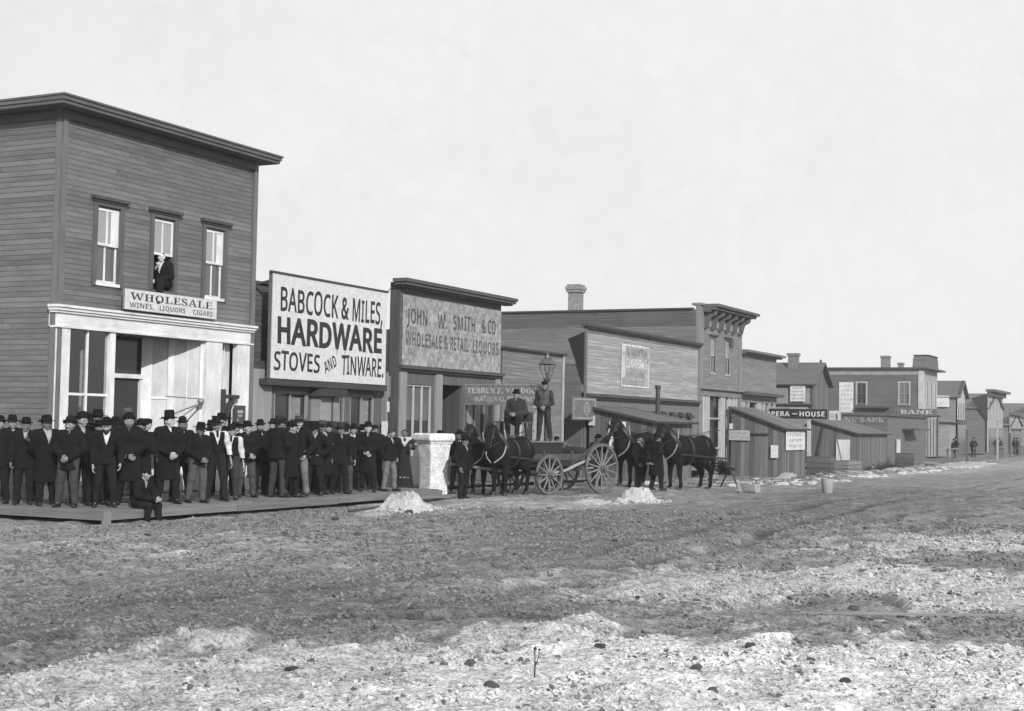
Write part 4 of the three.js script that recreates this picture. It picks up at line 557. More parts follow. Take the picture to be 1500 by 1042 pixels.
// mounds of old snow
function snowPile(label, x, z, rx, rz, h, seed, l = 0.47) {
  const nu = 150, nv = 56, P = [], U = [], I = [];
  for (let j = 0; j <= nv; j++) for (let i = 0; i <= nu; i++) { const a = (i / nu) * Math.PI * 2, q = j / nv, ca = Math.cos(a), sa = Math.sin(a), w = 1 + 1.0 * (fbm(ca * 1.2 + 5, sa * 1.2 + 5, 2, seed) - 0.5), px = ca * q * rx * w, pz = sa * q * rz * w; const lump = 1 - Math.abs(2 * fbm(px * 3 + 20, pz * 3 + 20, 4, seed + 3) - 1); const y = h * Math.min(1, 1.9 * (1 - q)) * (0.25 + 1.15 * fbm(px * 2.6 / Math.max(rx, 0.7) + 40, pz * 2.6 + 40, 3, seed + 7)) + h * 0.9 * (lump - 0.5) * (1 - q * q) + 0.16 * (1 - q) * (fbm(px * 9 + 9, pz * 9 + 9, 3, seed + 11) - 0.5) - 0.07 * q; P.push(px, y, pz); U.push(a * (rx + rz) * 0.5, q * (rx + rz) * 0.6); if (i < nu && j < nv) { const k = j * (nu + 1) + i; I.push(k, k + 1, k + nu + 1, k + 1, k + nu + 2, k + nu + 1); } }
  const g = new THREE.BufferGeometry(); g.setAttribute('position', new THREE.Float32BufferAttribute(P, 3)); g.setAttribute('uv', new THREE.Float32BufferAttribute(U, 2)); g.setIndex(I); g.computeVertexNormals();
  const m = new THREE.MeshStandardMaterial({ color: gray(l / 0.72), map: T_grain, bumpMap: T_grain, bumpScale: 0.02, roughness: 0.95, side: THREE.DoubleSide }); return top('snow_pile', label, 'snow pile', g, m, x, groundAt(x, z)[0] - 0.03, z);
}
snowPile('mound of old snow beside the end of the boardwalk and the white pedestal', 27.3, -16.3, 0.95, 0.6, 0.3, 301, 0.42);
snowPile('low heap of dirty snow in front of the boardwalk end', 25.4, -15.9, 1.0, 0.5, 0.12, 305, 0.3);
snowPile('bright heap of snow in front of the big rear wagon wheel', 34.4, -13.7, 0.95, 0.6, 0.28, 302, 0.46);
snowPile('flat patch of snow left of the bright heap by the wagon', 33.2, -14.4, 1.1, 0.7, 0.12, 303, 0.42);
snowPile('snow bank along the long low plank shed', 84, -17.2, 5, 1.2, 0.2, 304, 0.36);
snowPile('snow bank in the far street before the bank', 104, -16.8, 9, 1.5, 0.2, 306, 0.36);
snowPile('small heap of snow by the corner of the shed covered with bills', 66.0, -18.6, 1.3, 0.6, 0.2, 307, 0.36);

// ---------------------------------------------------------------- smooth bodies: a distance field meshed by surface nets
function nets(f, b, h) {
  const [x0, y0, z0, x1, y1, z1] = b, nx = Math.ceil((x1 - x0) / h) + 2, ny = Math.ceil((y1 - y0) / h) + 2, nz = Math.ceil((z1 - z0) / h) + 2, S = new Float32Array(nx * ny * nz), id = new Int32Array(nx * ny * nz).fill(-1), P = [], U = [], I = [];
  let p = 0; for (let k = 0; k < nz; k++) for (let j = 0; j < ny; j++) for (let i = 0; i < nx; i++) S[p++] = f(x0 + i * h, y0 + j * h, z0 + k * h);
  const sx = 1, sy = nx, sz = nx * ny, E = [[0, sx], [0, sy], [0, sz], [sx, sx + sy], [sx, sx + sz], [sy, sx + sy], [sy, sy + sz], [sz, sx + sz], [sz, sy + sz], [sx + sy, sx + sy + sz], [sx + sz, sx + sy + sz], [sy + sz, sx + sy + sz]];
  const off = (o) => [o & 1 ? 1 : 0, 0, 0]; const co = new Map(); for (const c of [0, sx, sy, sz, sx + sy, sx + sz, sy + sz, sx + sy + sz]) { let r = c, z = r >= sz ? 1 : 0; r -= z * sz; const y = r >= sy ? 1 : 0; r -= y * sy; co.set(c, [r, y, z]); }
  for (let k = 0; k + 1 < nz; k++) for (let j = 0; j + 1 < ny; j++) for (let i = 0; i + 1 < nx; i++) {
    const q = i + j * sy + k * sz, s0 = S[q] < 0; if (s0 === S[q + 1] < 0 && s0 === S[q + sy] < 0 && s0 === S[q + sz] < 0 && s0 === S[q + 1 + sy] < 0 && s0 === S[q + 1 + sz] < 0 && s0 === S[q + sy + sz] < 0 && s0 === S[q + 1 + sy + sz] < 0) continue;
    let n = 0, ax = 0, ay = 0, az = 0;
    for (const [a, c] of E) { const va = S[q + a], vc = S[q + c]; if (va < 0 === vc < 0) continue; const t = va / (va - vc), A = co.get(a), C = co.get(c); ax += A[0] + (C[0] - A[0]) * t; ay += A[1] + (C[1] - A[1]) * t; az += A[2] + (C[2] - A[2]) * t; n++; }
    id[q] = P.length / 3; const X = x0 + (i + ax / n) * h, Y = y0 + (j + ay / n) * h, Z = z0 + (k + az / n) * h; P.push(X, Y, Z); U.push(X + Z * 0.7, Y + Z * 0.2);
  }
  const quad = (a, b2, c, d, fl) => { if (a < 0 || b2 < 0 || c < 0 || d < 0) return; if (fl) I.push(a, b2, c, a, c, d); else I.push(a, c, b2, a, d, c); };
  for (let k = 1; k + 1 < nz; k++) for (let j = 1; j + 1 < ny; j++) for (let i = 1; i + 1 < nx; i++) {
    const q = i + j * sy + k * sz, s = S[q] < 0;
    if (s !== S[q + sx] < 0) quad(id[q], id[q - sy], id[q - sy - sz], id[q - sz], !s);
    if (s !== S[q + sy] < 0) quad(id[q], id[q - sz], id[q - sx - sz], id[q - sx], !s);
    if (s !== S[q + sz] < 0) quad(id[q], id[q - sx], id[q - sx - sy], id[q - sy], !s);
  }
  const g = new THREE.BufferGeometry(); g.setAttribute('position', new THREE.Float32BufferAttribute(P, 3)); g.setAttribute('uv', new THREE.Float32BufferAttribute(U, 2)); g.setIndex(I); g.computeVertexNormals(); return g;
}
// round cone, flattened by fx / fz (scale of that axis, 1 = round)
function cone(a, b, ra, rb, fz = 1, fx = 1) {
  const ax = a[0] * fx, ay = a[1], az = a[2] * fz, ex = b[0] * fx - ax, ey = b[1] - ay, ez = b[2] * fz - az, L = ex * ex + ey * ey + ez * ez + 1e-9, inv = 2 / (fz + fx) ;
  return (x, y, z) => { const dx = x * fx - ax, dy = y - ay, dz = z * fz - az; let t = (dx * ex + dy * ey + dz * ez) / L; t = t < 0 ? 0 : t > 1 ? 1 : t; const qx = dx - ex * t, qy = dy - ey * t, qz = dz - ez * t; return (Math.sqrt(qx * qx + qy * qy + qz * qz) - (ra + (rb - ra) * t)) * (inv < 1 ? inv : 1); };
}
const smin = (a, b, k) => { const h = Math.max(k - Math.abs(a - b), 0) / k; return Math.min(a, b) - h * h * k * 0.25; };
const blend = (l, k) => (x, y, z) => { let d = l[0](x, y, z); for (let i = 1; i < l.length; i++) d = smin(d, l[i](x, y, z), k); return d; };

// ---- head, hands, hair
const headField = (() => {
  const base = blend([cone([0, 0.15, -0.012], [0, 0.155, 0.012], 0.082, 0.08, 0.88, 1.04), cone([0, 0.12, 0.035], [0, 0.055, 0.05], 0.06, 0.038), cone([0, 0.05, -0.02], [0, -0.1, -0.03], 0.056, 0.064), cone([-0.045, 0.115, 0.045], [0.045, 0.115, 0.045], 0.03, 0.03)], 0.045);
  const add = [cone([0, 0.14, 0.088], [0, 0.1, 0.113], 0.009, 0.015), cone([-0.035, 0.152, 0.084], [0.035, 0.152, 0.084], 0.012, 0.012), cone([-0.018, 0.071, 0.086], [0.018, 0.071, 0.086], 0.01, 0.01), cone([0, 0.045, 0.078], [0, 0.045, 0.079], 0.02, 0.02), cone([0.082, 0.135, -0.008], [0.08, 0.1, -0.004], 0.02, 0.013, 1, 2), cone([-0.082, 0.135, -0.008], [-0.08, 0.1, -0.004], 0.02, 0.013, 1, 2)];
  const eyes = [cone([0.032, 0.133, 0.103], [0.034, 0.133, 0.103], 0.018, 0.018), cone([-0.032, 0.133, 0.103], [-0.034, 0.133, 0.103], 0.018, 0.018)], mouth = cone([-0.02, 0.0705, 0.098], [0.02, 0.0705, 0.098], 0.003, 0.003);
  return (x, y, z) => { let d = base(x, y, z); for (const a of add) d = smin(d, a(x, y, z), 0.014); for (const e of eyes) d = -smin(-d, e(x, y, z), 0.012); return Math.max(d, -mouth(x, y, z)); };
})();
const HEAD = nets(headField, [-0.12, -0.1, -0.13, 0.12, 0.25, 0.15], 0.0075);
const skull = cone([0, 0.15, -0.012], [0, 0.155, 0.012], 0.082, 0.08, 0.88, 1.04);
const HAIR = nets((x, y, z) => Math.max(Math.min(skull(x, y, z) - 0.01, cone([0, 0.1, -0.07], [0, 0.07, -0.07], 0.035, 0.03, 1, 0.6)(x, y, z)), z - 0.03 - (y - 0.12) * 0.5, 0.06 - y, (Math.abs(x) > 0.065 && z > -0.02 && y < 0.115) ? 0.02 : -1), [-0.11, 0.04, -0.13, 0.11, 0.26, 0.09], 0.009);
const BEARD = nets(blend([cone([-0.06, 0.09, 0.03], [-0.03, 0.045, 0.075], 0.02, 0.028), cone([0.06, 0.09, 0.03], [0.03, 0.045, 0.075], 0.02, 0.028), cone([0, 0.045, 0.08], [0, -0.02, 0.08], 0.034, 0.026)], 0.03), [-0.11, -0.07, -0.02, 0.11, 0.14, 0.14], 0.009);
const MOUSTACHE = nets(blend([cone([0, 0.083, 0.1], [0.035, 0.07, 0.085], 0.011, 0.007), cone([0, 0.083, 0.1], [-0.035, 0.07, 0.085], 0.011, 0.007)], 0.008), [-0.06, 0.05, 0.06, 0.06, 0.11, 0.13], 0.005);
const EYE = new THREE.SphereGeometry(0.0115, 10, 8);
function makeHand(curl) {
  const l = [cone([0.022, -0.012, 0], [0.03, -0.088, 0], 0.019, 0.012, 1.35), cone([-0.018, -0.012, 0], [-0.028, -0.082, 0], 0.017, 0.012, 1.35), cone([0, -0.01, 0], [0, -0.085, 0], 0.021, 0.014, 1.35), cone([0, 0.04, 0], [0, -0.02, 0], 0.03, 0.026, 1.2)], fs = [];
  [[0.033, 0.95], [0.011, 1.06], [-0.011, 1], [-0.032, 0.8]].forEach(([fx, s], i) => { let p = [fx, -0.088 + (i === 3 ? 0.008 : 0), 0.002], a = 0.15 + curl * 0.3; for (let k = 0; k < 3; k++) { const len = [0.043, 0.027, 0.022][k] * s, q = [p[0] + fx * 0.05, p[1] - Math.cos(a) * len, p[2] + Math.sin(a) * len]; fs.push(cone(p, q, 0.0098 - k * 0.0008, 0.009 - k * 0.0008)); p = q; a += 0.25 + curl * 0.75; } });
  const th = [cone([0.028, -0.022, 0.006], [0.055, -0.055, 0.02], 0.015, 0.011), cone([0.055, -0.055, 0.02], [0.056, -0.085, 0.033], 0.0105, 0.009)];
  const palm = blend(l, 0.012), f = (x, y, z) => { let d = palm(x, y, z); for (const q of fs) d = smin(d, q(x, y, z), 0.004); for (const q of th) d = smin(d, q(x, y, z), 0.008); return d; };
  return nets(f, [-0.06, -0.2, -0.04, 0.08, 0.06, 0.1], 0.0055);
}
const HANDS = [makeHand(0.25), makeHand(0.9)], HANDS_M = HANDS.map((g) => { const m = g.clone().scale(1, 1, -1), i = m.index.array; for (let k = 0; k < i.length; k += 3) { const t = i[k]; i[k] = i[k + 1]; i[k + 1] = t; } m.computeVertexNormals(); return m; });
function hatGeo(pts, fz = 1.14, curl = 0) { const g = new THREE.LatheGeometry(pts.map(([r, y]) => new THREE.Vector2(r, y)), 30), P = g.attributes.position; for (let i = 0; i < P.count; i++) { const x = P.getX(i), y = P.getY(i), r = Math.hypot(x, P.getZ(i)); P.setXYZ(i, x, y + curl * Math.max(0, r - 0.1) * (Math.abs(x) / (r + 1e-6)) ** 2, P.getZ(i) * fz); } g.computeVertexNormals(); return g; }
const HATS = {
  derby: hatGeo([[0.0, 0.128], [0.035, 0.126], [0.065, 0.113], [0.084, 0.085], [0.09, 0.045], [0.092, 0.004], [0.112, -0.002], [0.13, 0.004], [0.139, 0.014], [0.134, 0.0], [0.112, -0.009], [0.09, -0.006], [0.086, 0.02]], 1.16, 0.35),
  slouch: hatGeo([[0.0, 0.098], [0.03, 0.1], [0.06, 0.122], [0.078, 0.118], [0.088, 0.08], [0.094, 0.006], [0.13, -0.004], [0.168, -0.012], [0.17, -0.017], [0.13, -0.012], [0.092, -0.006], [0.088, 0.02]], 1.14, 0.25),
  wide: hatGeo([[0.0, 0.09], [0.03, 0.092], [0.06, 0.11], [0.08, 0.104], [0.09, 0.07], [0.096, 0.006], [0.15, 0.004], [0.2, 0.01], [0.204, 0.004], [0.15, -0.006], [0.094, -0.006], [0.088, 0.02]], 1.1, 0.3),
  tall: hatGeo([[0.0, 0.165], [0.05, 0.165], [0.083, 0.155], [0.088, 0.12], [0.09, 0.006], [0.12, 0.002], [0.145, 0.012], [0.146, 0.006], [0.12, -0.008], [0.09, -0.006], [0.086, 0.02]], 1.16, 0.3),
  cap: (() => merge([hatGeo([[0.0, 0.085], [0.05, 0.083], [0.09, 0.06], [0.1, 0.035], [0.092, 0.0], [0.088, -0.012], [0.085, 0.0]], 1.12), moved(new THREE.CylinderGeometry(0.08, 0.085, 0.008, 20, 1, false, -1.2, 2.4), 0, -0.006, 0.055, 0.25)]))(),
};
const HATBAND = new THREE.CylinderGeometry(0.094, 0.0965, 0.03, 30, 1, true).scale(1, 1, 1.15);

// ---- skeletons: person faces +z, left is +x, feet at y 0, 1.70 m to the crown
const POSES = {
  akimbo: [[0.4, 1.14, -0.06], [0.19, 1.0, 0.06], [-0.4, 1.14, -0.06], [-0.19, 1.0, 0.06]],
  lapel: [[0.3, 1.12, 0.02], [0.09, 1.25, 0.19], [-0.27, 1.13, -0.04], [-0.25, 0.88, 0.07]],
  back: [[0.27, 1.13, -0.1], [0.06, 0.93, -0.2], [-0.27, 1.13, -0.1], [-0.06, 0.93, -0.21]],
  hat: [[0.27, 1.13, -0.03], [0.27, 0.88, 0.05], [-0.36, 1.3, 0.16], [-0.15, 1.58, 0.17]],
  down: [[0.265, 1.13, -0.04], [0.27, 0.87, 0.05], [-0.265, 1.13, -0.04], [-0.27, 0.87, 0.05]],
  clasp: [[0.27, 1.12, -0.02], [0.055, 0.98, 0.2], [-0.27, 1.12, -0.02], [-0.045, 0.97, 0.21]],
  fold: [[0.27, 1.15, 0.04], [-0.08, 1.16, 0.21], [-0.27, 1.14, 0.03], [0.09, 1.13, 0.235]],
  pockets: [[0.31, 1.13, -0.07], [0.2, 0.93, 0.1], [-0.31, 1.13, -0.07], [-0.2, 0.93, 0.1]],
  chest: [[0.26, 1.13, -0.03], [0.26, 0.88, 0.06], [-0.27, 1.12, 0.0], [-0.02, 1.14, 0.22]],
  hip: [[0.36, 1.14, -0.08], [0.2, 0.98, 0.08], [-0.265, 1.12, -0.04], [-0.26, 0.87, 0.06]],
  lean: [[0.3, 1.2, 0.1], [0.38, 1.2, 0.35], [-0.27, 1.12, -0.02], [-0.15, 0.95, 0.18]],
  reach: [[0.24, 1.18, 0.12], [0.2, 1.22, 0.38], [-0.265, 1.13, -0.03], [-0.26, 0.88, 0.07]],
  sit: [[0.27, 0.68, 0.1], [0.12, 0.6, 0.36], [-0.27, 0.68, 0.08], [-0.08, 0.62, 0.37]],
  drive: [[0.27, 0.68, 0.06], [0.09, 0.64, 0.34], [-0.27, 0.68, 0.06], [-0.09, 0.64, 0.34]],
  window: [[0.27, 0.68, 0.12], [0.05, 0.6, 0.32], [-0.26, 0.7, 0.14], [-0.04, 0.86, 0.26]],
};
let people = 0;
function person(label, o) {
  const r = rng(1000 + people++ * 7), sit = o.sit ?? ['sit', 'drive', 'window'].includes(o.pose), j = (s) => (r() - 0.5) * s, pz = POSES[o.pose], off = sit ? -0.43 : 0, lean = o.lean ?? 0.0, wide = 1 + j(0.12) + (o.stout ?? 0), tx = j(0.03);
  const sh = (p, k) => [p[0] + j(0.07), p[1] + j(0.06), p[2] + j(0.07) + lean * k];
  const K = { pel: [tx, 0.95 + off, 0], ch: [tx * 0.5, 1.3 + off, 0.01 + lean * 0.5], nk: [0, 1.47 + off, -0.012 + lean], hd: [0, 1.465 + off, lean + 0.005], sL: [0.185, 1.405 + off, -0.01 + lean * 0.9], sR: [-0.185, 1.405 + off, -0.01 + lean * 0.9], eL: sh(pz[0], 0.6), wL: sh(pz[1], 0.6), eR: sh(pz[2], 0.6), wR: sh(pz[3], 0.6) };
  const st = 0.03 * r(), f = (o.step ?? j(0.22));
  if (sit) { const kd = o.kneeDrop ?? 0; Object.assign(K, { hL: [0.1, 0.53, 0.02], hR: [-0.1, 0.53, 0.02], kL: [0.15, 0.52 + kd, 0.43], kR: [-0.14, 0.53 + kd, 0.43], aL: [0.16, 0.1 + kd, 0.46], aR: [-0.13, 0.1 + kd, 0.36] }); }
  else Object.assign(K, { hL: [0.095 + tx, 0.93, 0], hR: [-0.095 + tx, 0.93, 0], kL: [0.11 + st, 0.51, 0.03 + f * 0.5], kR: [-0.11 - st, 0.51, 0.02 - f * 0.5], aL: [0.125 + st * 2, 0.09, -0.02 + f], aR: [-0.125 - st * 2, 0.09, -0.02 - f] });
  const g = thing('person', label, 'person', o.x, o.y, o.z, o.ry, o.group), s = o.h / 1.79; g.scale.set(s * (1.02 + j(0.1)), s, s * (1.04 + j(0.1))); if (!sit) g.rotation.z = j(0.07);
  const wr = (amp, fr, ph) => (x, y, z) => amp * (Math.sin(y * fr + Math.sin(x * 13 + ph) * 2 + ph) + Math.sin(z * fr * 1.3 + x * 21 + y * 9 + ph * 2) * 0.7), ph = r() * 9;
  const arms = (e, sl = 1) => [cone(K.sL, K.eL, 0.064 + e, 0.051 + e), cone(K.eL, K.wL, 0.05 + e, (0.034 + e) * sl), cone(K.sR, K.eR, 0.064 + e, 0.051 + e), cone(K.eR, K.wR, 0.05 + e, (0.034 + e) * sl)];
  const torso = (e) => [cone(K.pel, [tx, 1.13 + off, lean * 0.2], (0.142 + e) * wide, (0.14 + e) * wide, 1.32), cone([tx, 1.13 + off, lean * 0.2], K.ch, (0.14 + e) * wide, (0.163 + e) * wide, 1.38), cone([-0.13, 1.4 + off, -0.01 + lean * 0.9], [0.13, 1.4 + off, -0.01 + lean * 0.9], 0.072 + e, 0.072 + e), cone(K.ch, K.nk, 0.12 + e, 0.062 + e, 1.2)];
  const legs = (e) => [cone(K.hL, K.kL, 0.088 + e, 0.062 + e), cone(K.kL, K.aL, 0.062 + e, 0.046 + e), cone(K.hR, K.kR, 0.088 + e, 0.062 + e), cone(K.kR, K.aR, 0.062 + e, 0.046 + e)];
  const lo = Math.min(0, K.aL[1], K.aR[1]) - 0.14, B = [-0.48, lo, -0.32, 0.48, 1.62 + off, 0.64];
  // body: one surface from neck to feet, with the head and the hands of the same skin
  const skinF = blend([...torso(-0.022), ...arms(-0.014), ...legs(-0.014), cone(K.aL, [K.aL[0] + 0.02, K.aL[1] - 0.05, K.aL[2] + 0.13], 0.03, 0.025), cone(K.aR, [K.aR[0] - 0.02, K.aR[1] - 0.05, K.aR[2] + 0.13], 0.03, 0.025)], 0.04);
  const parts = [nets(skinF, B, 0.034)], hm = new THREE.Matrix4().compose(V(...K.hd), new THREE.Quaternion().setFromEuler(new THREE.Euler((o.nod ?? 0.04) + j(0.08), (o.turn ?? 0) + j(0.5) * (o.turn === undefined ? 1 : 0), j(0.1), 'YXZ')), V(1, 1, 1));
  parts.push(HEAD.clone().applyMatrix4(hm));
  const hand = (w, e, left) => { const d = V(...w).sub(V(...e)).normalize(), Y = d.clone().negate(); let fw = V(0, 0.15, 1); if (Math.abs(d.z) > 0.6) fw = V(0, 1, 0.1); if (d.y > 0.5) fw = V(left ? -1 : 1, 0, 0.5); const X = fw.sub(Y.clone().multiplyScalar(fw.dot(Y))).normalize(), Z = X.clone().cross(Y), m = new THREE.Matrix4().makeBasis(X, Y, Z).setPosition(w[0] + d.x * 0.028, w[1] + d.y * 0.028, w[2] + d.z * 0.028); const c = o.pose === 'down' || o.pose === 'lean' ? 0 : 1; return (left ? HANDS : HANDS_M)[c].clone().applyMatrix4(m); };
  if (o.pose !== 'pockets') parts.push(hand(K.wL, K.eL, true), hand(K.wR, K.eR, false)); else parts.push(hand(K.wL, K.eL, true).scale(1, 1, 1));
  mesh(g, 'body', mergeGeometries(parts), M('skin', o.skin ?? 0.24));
  const headPart = (n, geo, m, extra) => { const q = mesh(g, n, geo, m); q.applyMatrix4(extra ? hm.clone().multiply(extra) : hm); return q; };
  for (const e of [-1, 1]) headPart('eye', EYE, M('plain', 0.02, 0.2), new THREE.Matrix4().makeTranslation(e * 0.032, 0.134, 0.083));
  headPart('hair', HAIR, M('cloth', o.hairC ?? 0.03)); if (o.beard) headPart('beard', BEARD, M('cloth', o.beardC ?? 0.03)); if (o.moustache) headPart('moustache', MOUSTACHE, M('cloth', 0.03));
  if (o.hat !== 'none') { const hh = headPart('hat', HATS[o.hat], M('cloth', o.hatC ?? 0.008), new THREE.Matrix4().compose(V(0, 0.192, 0.0), new THREE.Quaternion().setFromEuler(new THREE.Euler((o.tip ?? 0) - 0.06 + j(0.12), j(0.5), j(0.12))), V(1.0, 1, 1))); if (o.hat !== 'cap') mesh(hh, 'hat_band', HATBAND, M('cloth', 0.009), 0, 0.02, 0); }
  // clothes
  const w1 = wr(0.0035, 30, ph), w2 = wr(0.004, 24, ph + 3), vcut = (x, y, z) => Math.max(Math.abs(x - K.ch[0] * 0.5) - (y - (o.vy ?? 1.2 + people * 3 % 5 * 0.055) - off) * 0.27, -(z - lean * 0.5));
  const leather = M('plain', o.bootC ?? 0.014, 0.55), boots = (x, y, z) => 0;
  if (o.outfit !== 'dress') {
    const tF = blend([...legs(0.02), cone([-0.06 + tx, 0.95 + off, 0], [0.06 + tx, 0.95 + off, 0], 0.12, 0.12, 1.2)], 0.035), top0 = 1.02 + off;
    mesh(g, 'trousers', nets((x, y, z) => Math.max(tF(x, y, z) + w2(x, y, z), y - top0, sit ? -1 : 0.055 - y), [B[0], lo, B[2], B[3], 1.1 + off, B[5]], 0.022), M('cloth', o.trC ?? 0.012));
    const bL = [cone([K.aL[0], K.aL[1] + 0.05, K.aL[2]], [K.aL[0], K.aL[1] - 0.035, K.aL[2]], 0.05, 0.046), cone([K.aL[0], K.aL[1] - 0.045, K.aL[2] - 0.03], [K.aL[0] + 0.025, K.aL[1] - 0.055, K.aL[2] + 0.17], 0.044, 0.038, 1, 1), cone([K.aR[0], K.aR[1] + 0.05, K.aR[2]], [K.aR[0], K.aR[1] - 0.035, K.aR[2]], 0.05, 0.046), cone([K.aR[0], K.aR[1] - 0.045, K.aR[2] - 0.03], [K.aR[0] - 0.025, K.aR[1] - 0.055, K.aR[2] + 0.17], 0.044, 0.038)], flo = Math.min(K.aL[1], K.aR[1]) - 0.09;
    for (const q of [0, 2]) { const b1 = bL[q], b2 = bL[q + 1], cx = q ? K.aR : K.aL; mesh(g, 'boot', nets((x, y, z) => Math.max(smin(b1(x, y, z), b2(x, y, z), 0.02), flo - y), [cx[0] - 0.12, flo - 0.03, cx[2] - 0.12, cx[0] + 0.12, flo + 0.24, cx[2] + 0.26], 0.018), leather); }
  }
  if (o.outfit === 'coat' || o.outfit === 'long' || o.outfit === 'jacket') {
    const hem = { coat: 0.72, long: 0.46, jacket: 0.84 }[o.outfit] + off, e = 0.026, sk = sit ? [cone(K.hL, [K.kL[0], K.kL[1], K.kL[2] * 0.55], 0.12, 0.1), cone(K.hR, [K.kR[0], K.kR[1], K.kR[2] * 0.55], 0.12, 0.1)] : [cone([tx, 0.97, 0], [tx, hem, 0.0], 0.172 * wide, 0.205 * wide, 1.22)];
    const cF = blend([...torso(e), ...arms(e, 1.06), ...sk, cone([0, 1.45 + off, -0.02 + lean], [0, 1.51 + off, -0.02 + lean], 0.068, 0.064)], 0.035);
    mesh(g, 'coat', nets((x, y, z) => Math.max(cF(x, y, z) + w1(x, y, z), hem - y - (sit ? 1 : 0), y - 1.525 - off, -vcut(x, y, z)), B, 0.022), M('cloth', o.coatC ?? 0.009));
    const sF = blend(torso(0.002), 0.035); mesh(g, 'shirt', nets((x, y, z) => Math.max(sF(x, y, z), 1.12 + off - y, -z + lean * 0.5 - 0.02, Math.abs(x) - 0.1), [-0.14, 1.08 + off, -0.06, 0.14, 1.56 + off, 0.34], 0.02), M('cloth', o.shirtC ?? 0.3));
    const col = new THREE.CylinderGeometry(0.06, 0.066, 0.045, 18, 1, true); mesh(g, 'collar', col, M('cloth', o.shirtC ?? 0.4), 0, 1.515 + off, lean - 0.005); if (o.tie) mesh(g, 'necktie', box(0.05, 0.16, 0.02, 'y'), M('cloth', 0.015), 0, 1.4 + off, lean + 0.125);
    if (o.chain) mesh(g, 'watch_chain', new THREE.TorusGeometry(0.06, 0.004, 5, 14, Math.PI).rotateX(Math.PI), M('iron', 0.4, 0.3), 0.05, 1.16 + off, 0.14);
  }
  if (o.outfit === 'vest') {
    const sF = blend([...torso(0.004), ...arms(0.012, 1.1)], 0.035); mesh(g, 'shirt', nets((x, y, z) => Math.max(sF(x, y, z) + w1(x, y, z), 0.97 + off - y, y - 1.53 - off), B, 0.021), M('cloth', o.shirtC ?? 0.5));
    const vF = blend(torso(0.017), 0.035), armhole = (x) => Math.abs(x) - 0.175; mesh(g, 'vest', nets((x, y, z) => Math.max(vF(x, y, z) + w1(x, y, z) * 0.7, 0.9 + off - y, y - 1.46 - off, armhole(x), -vcut(x, y, z)), [-0.3, 0.85 + off, -0.28, 0.3, 1.52 + off, 0.34], 0.02), M('cloth', o.coatC ?? 0.009)); if (o.tie) mesh(g, 'necktie', box(0.045, 0.15, 0.02, 'y'), M('cloth', 0.015), 0, 1.42 + off, lean + 0.115);
  }
  if (o.outfit === 'dress') {
    const dF = blend([...torso(0.012), ...arms(0.016), cone([0, 1.0, 0], [0, 0.05, 0.02], 0.15, 0.31, 1.05)], 0.05); mesh(g, 'dress', nets((x, y, z) => Math.max(dF(x, y, z) + 0.012 * Math.sin(Math.atan2(z, x) * 14) * (y < 0.9 ? 1 - y : 0), 0.04 - y, y - 1.5), [-0.48, 0, -0.42, 0.48, 1.55, 0.6], 0.023), M('cloth', 0.02));
    const kF = blend([cone([-0.15, 1.43, 0], [0.15, 1.43, 0], 0.085, 0.085), cone([-0.08, 1.4, 0.1], [0, 1.25, 0.15], 0.05, 0.03), cone([0.08, 1.4, 0.1], [0, 1.25, 0.15], 0.05, 0.03)], 0.03); mesh(g, 'neckerchief', nets((x, y, z) => Math.max(kF(x, y, z) + w1(x, y, z), y - 1.5), [-0.28, 1.15, -0.14, 0.28, 1.55, 0.26], 0.02), M('cloth', 0.42)); mesh(g, 'skirt_band', new THREE.CylinderGeometry(0.243, 0.25, 0.025, 28, 1, true), M('cloth', 0.3), 0, 0.36, 0.015);
  }
  if (o.apron) { mesh(g, 'apron', nets(((q) => (x, y, z) => Math.max(q(x, y, z), Math.abs(x) - 0.16, -z + 0.02, 0.55 - y, y - 1.05))(blend([cone([0, 1.05, 0], [0, 0.5, 0], 0.18, 0.205, 1.2)], 0.02)), [-0.22, 0.5, -0.02, 0.22, 1.1, 0.3], 0.02), M('cloth', 0.5)); }
  return g;
}
